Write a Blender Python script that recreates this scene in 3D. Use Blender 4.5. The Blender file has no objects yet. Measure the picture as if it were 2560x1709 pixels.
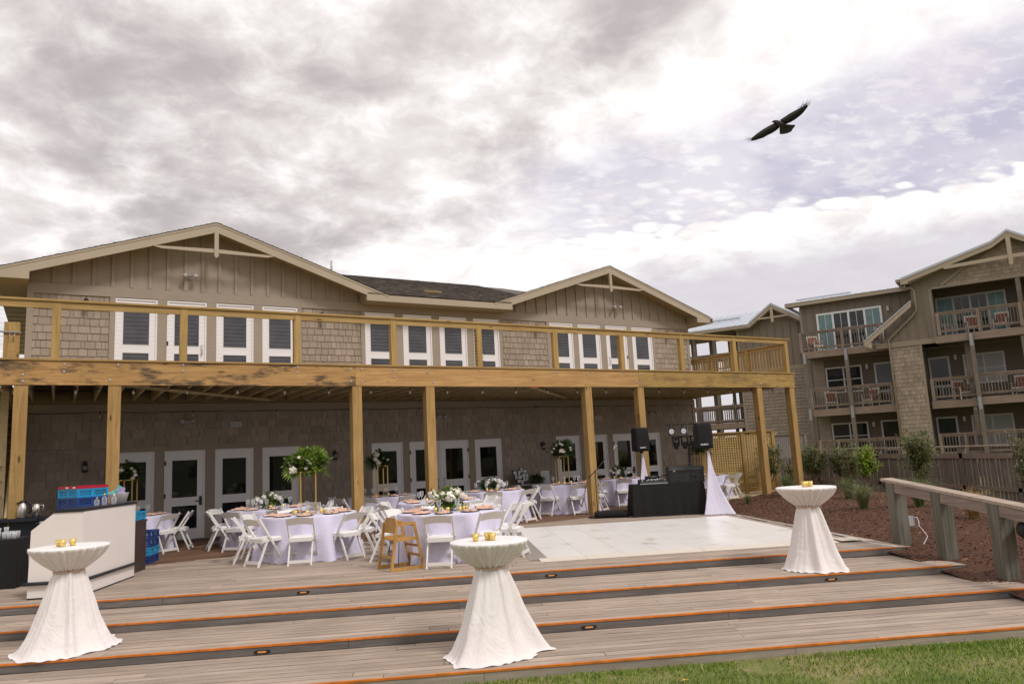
EXPO = 0.28
SUN_E = 1.5
import bpy, math, random
import numpy as np
from mathutils import Vector, Matrix
R = math.radians
PI = math.pi
rnd = random.Random(7)
scn = bpy.context.scene
COL = scn.collection

# ------------------------------------------------------------------ frames
FA = R(25.5974)      # direction of the lodge front, measured from the direction of the steps (+X)
HA = R(-39.5657)     # direction of the hotel front
def frame(a):
    ca, sa = math.cos(a), math.sin(a)
    return lambda s, t, z=0.0: Vector((ca*s - sa*t, sa*s + ca*t, z))
F = frame(FA)
H = frame(HA)

# ------------------------------------------------------------------ mesh builder
class MB:
    def __init__(s, off=(0, 0, 0)):
        s.v = []; s.f = []; s.m = []; s.off = off; s.cm = 0; s.smooth = []
    def add(s, vs, fs, smooth=False):
        b = len(s.v); o = s.off
        s.v += [(p[0]-o[0], p[1]-o[1], p[2]-o[2]) for p in vs]
        for f in fs:
            s.f.append(tuple(b+i for i in f)); s.m.append(s.cm); s.smooth.append(smooth)
    def box(s, x0, x1, y0, y1, z0, z1):
        if x0 > x1: x0, x1 = x1, x0
        if y0 > y1: y0, y1 = y1, y0
        if z0 > z1: z0, z1 = z1, z0
        s.add([(x0,y0,z0),(x1,y0,z0),(x1,y1,z0),(x0,y1,z0),(x0,y0,z1),(x1,y0,z1),(x1,y1,z1),(x0,y1,z1)],
              [(0,3,2,1),(4,5,6,7),(0,1,5,4),(1,2,6,5),(2,3,7,6),(3,0,4,7)])
    def hexa(s, a, b):
        """two quads a (bottom) and b (top), 4 points each"""
        s.add(list(a)+list(b), [(0,3,2,1),(4,5,6,7),(0,1,5,4),(1,2,6,5),(2,3,7,6),(3,0,4,7)])
    def prism_y(s, pts, y0, y1):
        """polygon in x,z extruded along y"""
        n = len(pts)
        vs = [(p[0], y0, p[1]) for p in pts] + [(p[0], y1, p[1]) for p in pts]
        s.add(vs, [tuple(range(n)), tuple(range(2*n-1, n-1, -1))] + [((i+1) % n, i, n+i, n+(i+1) % n) for i in range(n)])
    def prism_x(s, pts, x0, x1):
        n = len(pts)
        vs = [(x0, p[0], p[1]) for p in pts] + [(x1, p[0], p[1]) for p in pts]
        s.add(vs, [tuple(range(n-1, -1, -1)), tuple(range(n, 2*n))] + [(i, (i+1) % n, n+(i+1) % n, n+i) for i in range(n)])
    def prism_z(s, pts, z0, z1):
        n = len(pts)
        vs = [(p[0], p[1], z0) for p in pts] + [(p[0], p[1], z1) for p in pts]
        s.add(vs, [tuple(range(n-1, -1, -1)), tuple(range(n, 2*n))] + [(i, (i+1) % n, n+(i+1) % n, n+i) for i in range(n)])
    def bar(s, p, q, w, h, up=(0, 0, 1)):
        p = Vector(p); q = Vector(q); d = (q-p).normalized(); u = Vector(up)
        sx = d.cross(u)
        if sx.length < 1e-4: sx = d.cross(Vector((1, 0, 0)))
        sx.normalize(); u = sx.cross(d).normalized()
        a = [p - sx*w/2 - u*h/2, p + sx*w/2 - u*h/2, p + sx*w/2 + u*h/2, p - sx*w/2 + u*h/2]
        b = [x + (q-p) for x in a]
        s.add(a+b, [(0,1,2,3),(7,6,5,4),(0,4,5,1),(1,5,6,2),(2,6,7,3),(3,7,4,0)])
    def tube(s, pts, r, n=8, smooth=True, caps=True):
        pts = [Vector(p) for p in pts]; k = len(pts)
        rs = r if isinstance(r, (list, tuple)) else [r]*k
        rings = []; prev = None
        for i, p in enumerate(pts):
            d = (pts[min(i+1, k-1)] - pts[max(i-1, 0)]).normalized()
            if prev is None:
                a = d.orthogonal().normalized()
            else:
                a = (prev - d*prev.dot(d))
                a = a.normalized() if a.length > 1e-5 else d.orthogonal().normalized()
            prev = a; b = d.cross(a)
            rings.append([p + (a*math.cos(2*PI*j/n) + b*math.sin(2*PI*j/n))*rs[i] for j in range(n)])
        vs = [v for ring in rings for v in ring]
        fs = [(i*n+j, i*n+(j+1) % n, (i+1)*n+(j+1) % n, (i+1)*n+j) for i in range(k-1) for j in range(n)]
        if caps: fs += [tuple(range(n-1, -1, -1)), tuple(range((k-1)*n, k*n))]
        s.add(vs, fs, smooth)
    def lathe(s, prof, c=(0, 0, 0), n=24, smooth=True, fn=None, cap=True):
        """prof: list of (r,z); fn(theta, k, r, z) may return a changed (r,z)"""
        vs = []
        for k, (r, z) in enumerate(prof):
            for j in range(n):
                th = 2*PI*j/n
                rr, zz = fn(th, k, r, z) if fn else (r, z)
                vs.append((c[0]+rr*math.cos(th), c[1]+rr*math.sin(th), c[2]+zz))
        fs = [(i*n+j, i*n+(j+1) % n, (i+1)*n+(j+1) % n, (i+1)*n+j) for i in range(len(prof)-1) for j in range(n)]
        if cap:
            if prof[0][0] > 1e-4: fs.append(tuple(range(n-1, -1, -1)))
            if prof[-1][0] > 1e-4: fs.append(tuple(range((len(prof)-1)*n, len(prof)*n)))
        s.add(vs, fs, smooth)
    def ball(s, c, r, n=10, m=7, sq=(1, 1, 1), jit=0, rg=None):
        vs = []
        for i in range(m+1):
            ph = PI*i/m
            for j in range(n):
                th = 2*PI*j/n
                k = r*(1 + (rg.uniform(-jit, jit) if jit else 0))
                vs.append((c[0]+k*sq[0]*math.sin(ph)*math.cos(th), c[1]+k*sq[1]*math.sin(ph)*math.sin(th), c[2]+k*sq[2]*math.cos(ph)))
        s.add(vs, [(i*n+j, (i+1)*n+j, (i+1)*n+(j+1) % n, i*n+(j+1) % n) for i in range(m) for j in range(n)], True)
    def build(s, name, mats, parent=None, loc=(0, 0, 0), rotz=0.0):
        me = bpy.data.meshes.new(name)
        me.from_pydata([tuple(v) for v in s.v], [], s.f)
        if not isinstance(mats, (list, tuple)): mats = [mats]
        for m in mats: me.materials.append(m)
        me.polygons.foreach_set('material_index', s.m)
        me.polygons.foreach_set('use_smooth', s.smooth)
        me.validate(); me.update()
        o = bpy.data.objects.new(name, me); COL.objects.link(o)
        o.location = loc; o.rotation_euler = (0, 0, rotz)
        if parent: o.parent = parent
        return o

def tag(o, label=None, cat=None, group=None, kind=None):
    if label: o['label'] = label
    if cat: o['category'] = cat
    if group: o['group'] = group
    if kind: o['kind'] = kind
    return o
def empty(name, loc=(0, 0, 0), rotz=0.0, label=None, cat=None, group=None):
    o = bpy.data.objects.new(name, None); COL.objects.link(o)
    o.empty_display_size = 0.2
    o.location = loc; o.rotation_euler = (0, 0, rotz)
    return tag(o, label, cat, group)
def copy_tree(o, loc, rotz=0.0, label=None, group=None):
    kids = {}
    for x in o.children_recursive: kids.setdefault(x.parent.name, []).append(x)
    def rec(x, par):
        c = x.copy(); COL.objects.link(c); c.parent = par
        for ch in kids.get(x.name, []): rec(ch, c)
        return c
    r = rec(o, None); r.location = loc; r.rotation_euler = (0, 0, rotz)
    if label: r['label'] = label
    if group: r['group'] = group
    return r
class Proto:
    """build a kind once at its first place, then copy it"""
    def __init__(s, fn): s.fn = fn; s.o = None
    def put(s, loc, rotz, label, group=None):
        if s.o is None:
            s.o = s.fn(); s.o.location = loc; s.o.rotation_euler = (0, 0, rotz); s.o['label'] = label
            if group: s.o['group'] = group
            bpy.context.view_layer.update()
            return s.o
        return copy_tree(s.o, loc, rotz, label, group)

# ------------------------------------------------------------------ materials
def new_mat(name):
    m = bpy.data.materials.new(name); m.use_nodes = True
    nt = m.node_tree; b = nt.nodes['Principled BSDF']
    return m, nt, b
def c4(c): return (c[0], c[1], c[2], 1)
def mapping(nt, scale=(1, 1, 1), src='Object', rot=(0, 0, 0)):
    tc = nt.nodes.new('ShaderNodeTexCoord'); mp = nt.nodes.new('ShaderNodeMapping')
    mp.inputs['Scale'].default_value = scale; mp.inputs['Rotation'].default_value = rot
    nt.links.new(tc.outputs[src], mp.inputs['Vector']); return mp
def noise(nt, vec, scale, detail=4, rough=.55, dist=0):
    n = nt.nodes.new('ShaderNodeTexNoise')
    n.inputs['Scale'].default_value = scale; n.inputs['Detail'].default_value = detail
    n.inputs['Roughness'].default_value = rough; n.inputs['Distortion'].default_value = dist
    nt.links.new(vec.outputs[0] if hasattr(vec, 'outputs') else vec, n.inputs['Vector']); return n
def ramp(nt, fac, stops):
    r = nt.nodes.new('ShaderNodeValToRGB'); e = r.color_ramp.elements
    while len(e) < len(stops): e.new(.5)
    for i, (p, c) in enumerate(stops):
        e[i].position = p; e[i].color = c4(c) if len(c) == 3 else c
    nt.links.new(fac, r.inputs['Fac']); return r
def mixc(nt, a, b, fac, mode='MIX'):
    m = nt.nodes.new('ShaderNodeMix'); m.data_type = 'RGBA'; m.blend_type = mode
    for sock, val in ((m.inputs[0], fac), (m.inputs[6], a), (m.inputs[7], b)):
        if hasattr(val, 'is_linked') or hasattr(val, 'links'): nt.links.new(val, sock)
        elif isinstance(val, (int, float)): sock.default_value = val
        else: sock.default_value = c4(val)
    return m.outputs[2]
def mathn(nt, op, a, b=0.0, c=None, clamp=False):
    m = nt.nodes.new('ShaderNodeMath'); m.operation = op; m.use_clamp = clamp
    for i, v in enumerate((a, b) if c is None else (a, b, c)):
        if isinstance(v, (int, float)): m.inputs[i].default_value = v
        else: nt.links.new(v, m.inputs[i])
    return m.outputs[0]
def island(nt):
    return nt.nodes.new('ShaderNodeNewGeometry').outputs['Random Per Island']
def bump(nt, b, h, strength=.3, dist=.01):
    n = nt.nodes.new('ShaderNodeBump'); n.inputs['Strength'].default_value = strength; n.inputs['Distance'].default_value = dist
    nt.links.new(h, n.inputs['Height']); nt.links.new(n.outputs[0], b.inputs['Normal'])

def plain(name, c, rough=.6, metal=0, vary=0.0, spec=.5, nscale=8, bmp=0):
    m, nt, b = new_mat(name)
    b.inputs['Roughness'].default_value = rough; b.inputs['Metallic'].default_value = metal
    b.inputs['Specular IOR Level'].default_value = spec
    if vary or bmp:
        n = noise(nt, mapping(nt), nscale, 5)
        lo = [x*(1-vary) for x in c]; hi = [min(1, x*(1+vary)) for x in c]
        r = ramp(nt, n.outputs['Fac'], [(.3, lo), (.7, hi)])
        nt.links.new(r.outputs[0], b.inputs['Base Color'])
        if bmp: bump(nt, b, n.outputs['Fac'], bmp, .01)
    else:
        b.inputs['Base Color'].default_value = c4(c)
    return m

def wood(name, dark, light, axis='x', rough=.75, var=.25, grain=1.0, knots=0.0, stain=None, stain_amt=.0):
    """axis = direction of the grain in object space"""
    m, nt, b = new_mat(name)
    sc = {'x': (.7, 14, 14), 'y': (14, .7, 14), 'z': (14, 14, .7)}[axis]
    isl = island(nt)
    tc = nt.nodes.new('ShaderNodeTexCoord')
    off = nt.nodes.new('ShaderNodeVectorMath'); off.operation = 'ADD'
    cmb = nt.nodes.new('ShaderNodeCombineXYZ')
    k = mathn(nt, 'MULTIPLY', isl, 37.0)
    for i in range(3): nt.links.new(k, cmb.inputs[i])
    nt.links.new(tc.outputs['Object'], off.inputs[0]); nt.links.new(cmb.outputs[0], off.inputs[1])
    mp = nt.nodes.new('ShaderNodeMapping'); mp.inputs['Scale'].default_value = sc
    nt.links.new(off.outputs[0], mp.inputs['Vector'])
    n1 = noise(nt, mp, 1.6*grain, 8, .62, 1.2)
    n2 = noise(nt, mapping(nt, (1, 1, 1)), 1.3, 4, .6)
    r = ramp(nt, n1.outputs['Fac'], [(.25, dark), (.72, light)])
    col = r.outputs[0]
    # board to board difference
    v = mathn(nt, 'MULTIPLY_ADD', isl, 2*var, 1-var)
    v2 = mathn(nt, 'MULTIPLY_ADD', n2.outputs['Fac'], .5, .75)
    v = mathn(nt, 'MULTIPLY', v, v2)
    g = nt.nodes.new('ShaderNodeCombineColor')
    for i in range(3): nt.links.new(v, g.inputs[i])
    col = mixc(nt, col, g.outputs[0], 1.0, 'MULTIPLY')
    if knots:
        vo = nt.nodes.new('ShaderNodeTexVoronoi')
        mk = nt.nodes.new('ShaderNodeMapping')
        mk.inputs['Scale'].default_value = {'x': (1.4, 4.2, 4.2), 'y': (4.2, 1.4, 4.2), 'z': (4.2, 4.2, 1.4)}[axis]
        nt.links.new(off.outputs[0], mk.inputs['Vector']); nt.links.new(mk.outputs[0], vo.inputs['Vector']); vo.inputs['Scale'].default_value = 1.0
        kk = ramp(nt, vo.outputs['Distance'], [(.045, (1, 1, 1)), (.13, (0, 0, 0))])
        kf = mathn(nt, 'MULTIPLY', kk.outputs[0], knots)
        col = mixc(nt, col, [x*.28 for x in dark], kf)
    if stain:
        ns = noise(nt, mapping(nt, {'x': (.7, 2.2, 2.2), 'y': (2, .5, 2), 'z': (2, 2, .5)}[axis]), 1.7, 6, .68)
        sr = ramp(nt, ns.outputs['Fac'], [(.50, (0, 0, 0)), (.60, (1, 1, 1))])
        sf = mathn(nt, 'MULTIPLY', sr.outputs[0], stain_amt)
        col = mixc(nt, col, stain, sf)
    nt.links.new(col, b.inputs['Base Color'])
    b.inputs['Roughness'].default_value = rough; b.inputs['Specular IOR Level'].default_value = .3
    bump(nt, b, n1.outputs['Fac'], .35, .006)
    return m

def leafmat(name, a, b_, c=None, rough=.45):
    m, nt, b = new_mat(name)
    isl = island(nt)
    st = [(0, a), (.6, b_)] + ([(1.0, c)] if c else [])
    r = ramp(nt, isl, st)
    nt.links.new(r.outputs[0], b.inputs['Base Color'])
    b.inputs['Roughness'].default_value = rough
    tr = nt.nodes.new('ShaderNodeBsdfTranslucent'); nt.links.new(r.outputs[0], tr.inputs['Color'])
    mx = nt.nodes.new('ShaderNodeMixShader'); mx.inputs[0].default_value = .3
    out = nt.nodes['Material Output']
    nt.links.new(b.outputs[0], mx.inputs[1]); nt.links.new(tr.outputs[0], mx.inputs[2]); nt.links.new(mx.outputs[0], out.inputs['Surface'])
    return m

def glassmat(name, base, rough=.03, vary=0.0):
    m, nt, b = new_mat(name)
    b.inputs['Roughness'].default_value = rough; b.inputs['Specular IOR Level'].default_value = .55
    if vary:
        n = noise(nt, mapping(nt), 2.2, 3)
        r = ramp(nt, n.outputs['Fac'], [(.35, [x*(1-vary) for x in base]), (.7, [x*(1+vary) for x in base])])
        nt.links.new(r.outputs[0], b.inputs['Base Color'])
        n2 = noise(nt, mapping(nt), 1.1, 2)
        bump(nt, b, n2.outputs['Fac'], .08, .02)
    else: b.inputs['Base Color'].default_value = c4(base)
    return m

M = {}
M['deck'] = wood('weathered_deck_wood', (.22, .165, .128), (.49, .40, .328), 'x', var=.15, grain=1.0)
M['deck_new'] = wood('brown_porch_boards', (.10, .052, .030), (.22, .125, .075), 'x', var=.25)
M['riser'] = wood('shaded_riser_wood', (.095, .083, .078), (.21, .188, .178), 'x', var=.12)  # deck wood made greyer and darker, the risers' shade put into the colour
M['curb'] = wood('grey_curb_wood', (.22, .185, .15), (.40, .35, .29), 'x', var=.12)
M['orange'] = plain('orange_nosing_paint', (.58, .165, .014), .5, vary=.28, nscale=7)
M['pine'] = wood('treated_pine', (.26, .155, .055), (.47, .32, .125), 'x', var=.10, knots=.8)
M['pine_beam'] = wood('beam_pine', (.30, .155, .055), (.56, .345, .14), 'x', var=.08, knots=.8, grain=.8)
M['pine_stained'] = wood('stained_beam_pine', (.27, .14, .05), (.52, .32, .125), 'x', var=.08, knots=.8, stain=(.05, .04, .035), stain_amt=.85)
M['pine_green'] = wood('greenish_beam_pine', (.24, .145, .045), (.47, .31, .105), 'x', var=.08, knots=.8, stain=(.12, .085, .045), stain_amt=.5)
M['post_pine'] = wood('post_pine', (.23, .135, .045), (.48, .305, .118), 'z', var=.14, knots=.9, grain=.7)
M['rail_post'] = wood('rail_post_pine', (.26, .155, .05), (.48, .325, .12), 'z', var=.12, knots=.9, grain=.7)
M['joist'] = wood('joist_pine', (.40, .31, .16), (.64, .50, .29), 'y', var=.15)
M['ledger'] = wood('ledger_pine', (.15, .11, .055), (.28, .21, .11), 'x', var=.1)
M['underdeck'] = plain('underdeck_shade', (.05, .04, .032), .9, vary=.3)  # dark tone stands in for the shade beneath the boards
M['shingle'] = wood('taupe_shingles', (.285, .23, .182), (.36, .294, .236), 'z', var=.12, grain=1.2, rough=.85)
M['shingle_l'] = wood('lower_taupe_shingles', (.295, .245, .205), (.385, .325, .275), 'z', var=.10, grain=1.2, rough=.85)  # lighter copy of the taupe shingles, lifting the lower wall by colour
M['trim'] = plain('taupe_trim_paint', (.31, .255, .202), .6, vary=.05, nscale=3)
M['panel'] = plain('taupe_panel_paint', (.315, .262, .208), .7, vary=.06, nscale=5)
M['fascia'] = plain('beige_fascia_paint', (.40, .33, .245), .55, vary=.04, nscale=3)
M['soffit'] = plain('soffit_paint', (.30, .245, .185), .7)
M['white'] = plain('white_paint', (.78, .77, .80), .4)
M['glass_up'] = glassmat('upper_window_glass', (.058, .062, .076), .04, .25)
M['glass_low'] = glassmat('lower_window_glass', (.008, .010, .008), .03, .3)
M['glass_blue'] = glassmat('hotel_window_glass', (.02, .026, .03), .03, .3)
M['curtain'] = plain('teal_curtain', (.16, .27, .29), .5, vary=.2, nscale=4)
M['blind'] = plain('window_blind', (.30, .31, .33), .5)
M['black_metal'] = plain('black_metal', (.012, .012, .013), .4)
M['steel'] = plain('steel', (.45, .45, .46), .35, 1)
M['cable'] = plain('steel_cable', (.36, .34, .30), .5, .3)
M['bolt'] = plain('galvanised_bolt', (.40, .41, .46), .5, .5)
M['grey_box'] = plain('grey_plastic', (.42, .41, .42), .5)
def roof_mat():
    m, nt, b = new_mat('asphalt_roof_shingles')
    isl = island(nt)
    n = noise(nt, mapping(nt, (1, 1, 1)), 9, 6, .7)
    f = mathn(nt, 'MULTIPLY_ADD', isl, .42, .03); f = mathn(nt, 'MULTIPLY_ADD', n.outputs['Fac'], .52, f)
    r = ramp(nt, f, [(.12, (.045, .036, .034)), (.5, (.10, .082, .072)), (.85, (.20, .165, .14))])
    nt.links.new(r.outputs[0], b.inputs['Base Color']); b.inputs['Roughness'].default_value = .9
    bump(nt, b, n.outputs['Fac'], .5, .01); return m
M['roof'] = roof_mat()
M['metal_roof'] = plain('standing_seam_metal', (.50, .54, .60), .45, .2, vary=.06)
# hotel
M['h_shingle'] = wood('hotel_shingles', (.27, .22, .175), (.37, .305, .245), 'z', var=.17, rough=.85)
M['h_siding'] = wood('hotel_lap_siding', (.23, .19, .16), (.32, .27, .225), 'x', var=.10, rough=.85)
M['h_panel'] = plain('hotel_board_batten', (.215, .178, .14), .75, vary=.05)
M['h_trim'] = plain('hotel_trim', (.30, .25, .195), .65, vary=.04)
M['h_fascia'] = plain('hotel_fascia', (.42, .35, .26), .6)
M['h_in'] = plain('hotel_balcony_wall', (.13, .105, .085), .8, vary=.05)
M['h_wood'] = wood('weathered_rail_wood', (.15, .11, .085), (.32, .25, .205), 'x', var=.15)
M['h_woodz'] = wood('weathered_post_wood', (.085, .07, .056), (.24, .20, .168), 'z', var=.28)
M['h_white'] = plain('hotel_window_frame', (.52, .50, .49), .5)
M['h_white2'] = plain('hotel_slider_frame', (.80, .80, .82), .4)
M['galv'] = plain('galvanised_strap', (.32, .34, .38), .5, .4)
# furniture
M['chair'] = plain('white_resin_chair', (.76, .74, .72), .38)
M['cushion'] = plain('white_vinyl_pad', (.82, .80, .79), .45)
def cloth(name, c, rough=.85, sheen=.15):
    m, nt, b = new_mat(name)
    n = noise(nt, mapping(nt, (1, 1, .5)), 6, 5, .6)
    r = ramp(nt, n.outputs['Fac'], [(.3, [x*.95 for x in c]), (.7, c)])
    nt.links.new(r.outputs[0], b.inputs['Base Color']); b.inputs['Roughness'].default_value = rough
    b.inputs['Sheen Weight'].default_value = sheen
    
    n3 = noise(nt, mapping(nt, (1, 1, .6), rot=(.4, .5, .2)), 3.2, 6, .62, 1.6)
    rr_ = nt.nodes.new('ShaderNodeMath'); rr_.operation = 'PINGPONG'; rr_.inputs[1].default_value = .16; nt.links.new(n3.outputs['Fac'], rr_.inputs[0])
    hsum = mathn(nt, 'MULTIPLY_ADD', rr_.outputs[0], 3.0, mathn(nt, 'MULTIPLY', n.outputs['Fac'], .4))
    bump(nt, b, hsum, .40, .03); return m
M['linen'] = cloth('lavender_white_linen', (.66, .63, .80))
M['ivory'] = cloth('ivory_linen', (.82, .775, .76))
M['ivory_top'] = cloth('ivory_table_top', (.84, .81, .81))
M['skirt'] = cloth('white_stretch_skirt', (.72, .69, .84))
M['tie'] = plain('blush_ribbon', (.62, .42, .32), .5)
M['blackcloth'] = cloth('black_linen', (.009, .008, .009), .95, 0)
M['blackcover'] = cloth('black_speaker_cover', (.006, .006, .007), .9, 0)
M['gold'] = plain('gold_metal', (.72, .47, .16), .32, .85)
M['gold_glass'] = plain('gold_mercury_glass', (.78, .55, .17), .22, .35, vary=.35, nscale=40)

M['wax'] = plain('candle_wax', (.85, .80, .66), .5)
M['plate'] = plain('dark_charger', (.035, .022, .022), .3)
M['napkin'] = plain('blush_napkin', (.74, .48, .37), .8, vary=.05)
M['hc_wood'] = wood('high_chair_wood', (.36, .18, .045), (.53, .31, .10), 'z', var=.06, rough=.4)
M['petal'] = plain('cream_petals', (.80, .76, .66), .6, vary=.12, nscale=30)
M['petal_w'] = plain('white_petals', (.80, .77, .76), .6, vary=.10, nscale=30)
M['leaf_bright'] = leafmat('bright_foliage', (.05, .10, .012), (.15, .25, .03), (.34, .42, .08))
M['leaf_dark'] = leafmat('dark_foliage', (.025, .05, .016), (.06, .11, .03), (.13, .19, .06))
M['leaf_shrub'] = leafmat('shrub_foliage', (.05, .07, .018), (.12, .155, .04), (.26, .27, .10))
M['leaf_lime'] = leafmat('lime_foliage', (.12, .20, .015), (.26, .38, .03), (.42, .50, .08))
M['leaf_grey'] = leafmat('grey_green_foliage', (.06, .075, .025), (.15, .17, .06), (.30, .27, .13))
M['stem'] = plain('plant_stem', (.22, .15, .09), .8, vary=.2)
M['tuft'] = leafmat('tuft_blades', (.07, .10, .03), (.16, .20, .07), (.34, .32, .14))
M['tuft_gold'] = leafmat('golden_blades', (.22, .14, .04), (.42, .28, .09), (.60, .44, .18))
M['blue_crate'] = plain('blue_plastic', (.01, .28, .55), .35)
M['navy_crate'] = plain('navy_plastic', (.01, .045, .20), .35)
M['red_plastic'] = plain('red_plastic', (.45, .005, .03), .35)
M['bar_panel'] = plain('bar_panel_laminate', (.80, .745, .71), .45, vary=.02, nscale=2)
M['bar_trim'] = plain('bar_black_trim', (.018, .018, .028), .35)
M['dark_wood'] = plain('dark_brown_board', (.045, .025, .02), .5, vary=.2)
M['hr_post'] = wood('green_grey_post_wood', (.055, .055, .042), (.20, .185, .15), 'z', var=.14, grain=.8)
M['h_woody'] = wood('weathered_side_wood', (.15, .11, .09), (.34, .27, .23), 'y', var=.1)
def dance_mat():
    m, nt, b = new_mat('white_dance_floor')
    mp = mapping(nt)
    n = noise(nt, mp, 1.4, 4, .5); n3 = noise(nt, mp, 14, 4, .5)
    r = ramp(nt, n.outputs['Fac'], [(.33, (.62, .56, .51)), (.39, (.84, .81, .785)), (.7, (.88, .86, .84))])
    isl = island(nt); v = mathn(nt, 'MULTIPLY_ADD', isl, .05, .95)
    g = nt.nodes.new('ShaderNodeCombineColor')
    for i in range(3): nt.links.new(v, g.inputs[i])
    nt.links.new(mixc(nt, r.outputs[0], g.outputs[0], 1.0, 'MULTIPLY'), b.inputs['Base Color'])
    b.inputs['Roughness'].default_value = .28; b.inputs['Specular IOR Level'].default_value = .3
    return m
M['floor_white'] = dance_mat()
M['ramp_grey'] = plain('grey_edge_ramp', (.30, .265, .235), .6, vary=.08)
M['ramp_cream'] = plain('cream_edge_ramp', (.66, .59, .51), .5, vary=.05)
def glass_clear():
    m, nt, b = new_mat('clear_glass')
    b.inputs['Roughness'].default_value = .02; b.inputs['Base Color'].default_value = (.85, .87, .9, 1)
    tr = nt.nodes.new('ShaderNodeBsdfTransparent'); mx = nt.nodes.new('ShaderNodeMixShader')
    lw = nt.nodes.new('ShaderNodeLayerWeight'); lw.inputs['Blend'].default_value = .35
    f = mathn(nt, 'MULTIPLY_ADD', lw.outputs['Facing'], .75, .12)
    nt.links.new(f, mx.inputs[0]); nt.links.new(tr.outputs[0], mx.inputs[1]); nt.links.new(b.outputs[0], mx.inputs[2])
    nt.links.new(mx.outputs[0], nt.nodes['Material Output'].inputs['Surface'])
    return m
M['clear'] = glass_clear()
M['sand'] = plain('sandy_ground', (.42, .31, .185), .95, vary=.22, nscale=5, bmp=.5)
M['mulch'] = plain('mulch_soil', (.075, .028, .012), .95, vary=.55, nscale=40, bmp=.8)
M['chip'] = leafmat('mulch_chips', (.03, .011, .006), (.13, .05, .022), (.36, .19, .09), .9)
M['field'] = plain('far_field_grass', (.24, .22, .07), .95, vary=.35, nscale=.6)
M['photo_paper'] = plain('photo_prints', (.62, .62, .66), .5, vary=.25, nscale=25)

# ------------------------------------------------------------------ camera
cam_d = bpy.data.cameras.new('camera'); cam = bpy.data.objects.new('camera', cam_d); COL.objects.link(cam)
cam_d.sensor_width = 36; cam_d.lens = 1866.1*36/2560; cam_d.clip_end = 3000; cam_d.clip_start = .05
def cam_basis(pt, ro, yS):
    cy, sy = math.cos(yS), math.sin(yS); cp, sp = math.cos(pt), math.sin(pt)
    fw = Vector((sy*cp, cy*cp, sp)); r0 = Vector((cy, -sy, 0)); u0 = r0.cross(fw)
    c, s = math.cos(ro), math.sin(ro)
    return r0*c + u0*s, r0*(-s) + u0*c, fw
CR, CU, CF = cam_basis(.148985305, -.051251547, .102204316)
mw = Matrix.Identity(4)
for i in range(3):
    mw[i][0] = CR[i]; mw[i][1] = CU[i]; mw[i][2] = -CF[i]
mw[0][3] = 0; mw[1][3] = 0; mw[2][3] = 1.65
cam.matrix_world = mw
scn.camera = cam
scn.view_settings.view_transform = 'Standard'; scn.view_settings.look = 'None'; scn.view_settings.gamma = 1
scn.view_settings.exposure = EXPO
scn.render.film_transparent = False
scn.cycles.use_denoising = True
scn.cycles.max_bounces = 6; scn.cycles.diffuse_bounces = 3; scn.cycles.glossy_bounces = 3
scn.cycles.transmission_bounces = 4; scn.cycles.transparent_max_bounces = 8
scn.cycles.sample_clamp_indirect = 6

# ------------------------------------------------------------------ sky and sun
SUN_DIR = Vector((.58, -.62, .95)).normalized()     # direction towards the sun
sun_el = math.asin(SUN_DIR.z); sun_az = math.atan2(SUN_DIR.x, SUN_DIR.y)
w = bpy.data.worlds.new('World'); scn.world = w; w.use_nodes = True
nt = w.node_tree; bg = nt.nodes['Background']
sky = nt.nodes.new('ShaderNodeTexSky'); sky.sky_type = 'NISHITA'; sky.sun_disc = False
sky.sun_elevation = sun_el; sky.sun_rotation = sun_az
tc = nt.nodes.new('ShaderNodeTexCoord'); sep = nt.nodes.new('ShaderNodeSeparateXYZ')
nt.links.new(tc.outputs['Generated'], sep.inputs[0])
def m_(op, a, b=0.0, c=None, clamp=False): return mathn(nt, op, a, b, c, clamp)
zc = m_('MAXIMUM', sep.outputs[2], 0.0)
den = m_('ADD', zc, .26)
px = m_('DIVIDE', sep.outputs[0], den); py = m_('DIVIDE', sep.outputs[1], den)
cx = nt.nodes.new('ShaderNodeCombineXYZ'); nt.links.new(px, cx.inputs[0]); nt.links.new(py, cx.inputs[1])
def sstep(x, a, b):
    t = nt.nodes.new('ShaderNodeMapRange'); t.interpolation_type = 'SMOOTHSTEP'; t.clamp = True
    t.inputs['From Min'].default_value = a; t.inputs['From Max'].default_value = b
    nt.links.new(x, t.inputs['Value']); return t.outputs[0]
# streets of cloud run from low right-centre to high left: turn and squash the cloud plane
def plane(rot, sx, sy, scale, detail, rough, dist=0.0, ofs=(0, 0, 0)):
    mp = nt.nodes.new('ShaderNodeMapping'); mp.inputs['Rotation'].default_value = (0, 0, R(rot))
    mp.inputs['Scale'].default_value = (sx, sy, 1); mp.inputs['Location'].default_value = ofs
    nt.links.new(cx.outputs[0], mp.inputs['Vector'])
    return noise(nt, mp, scale, detail, rough, dist).outputs['Fac']
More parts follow.
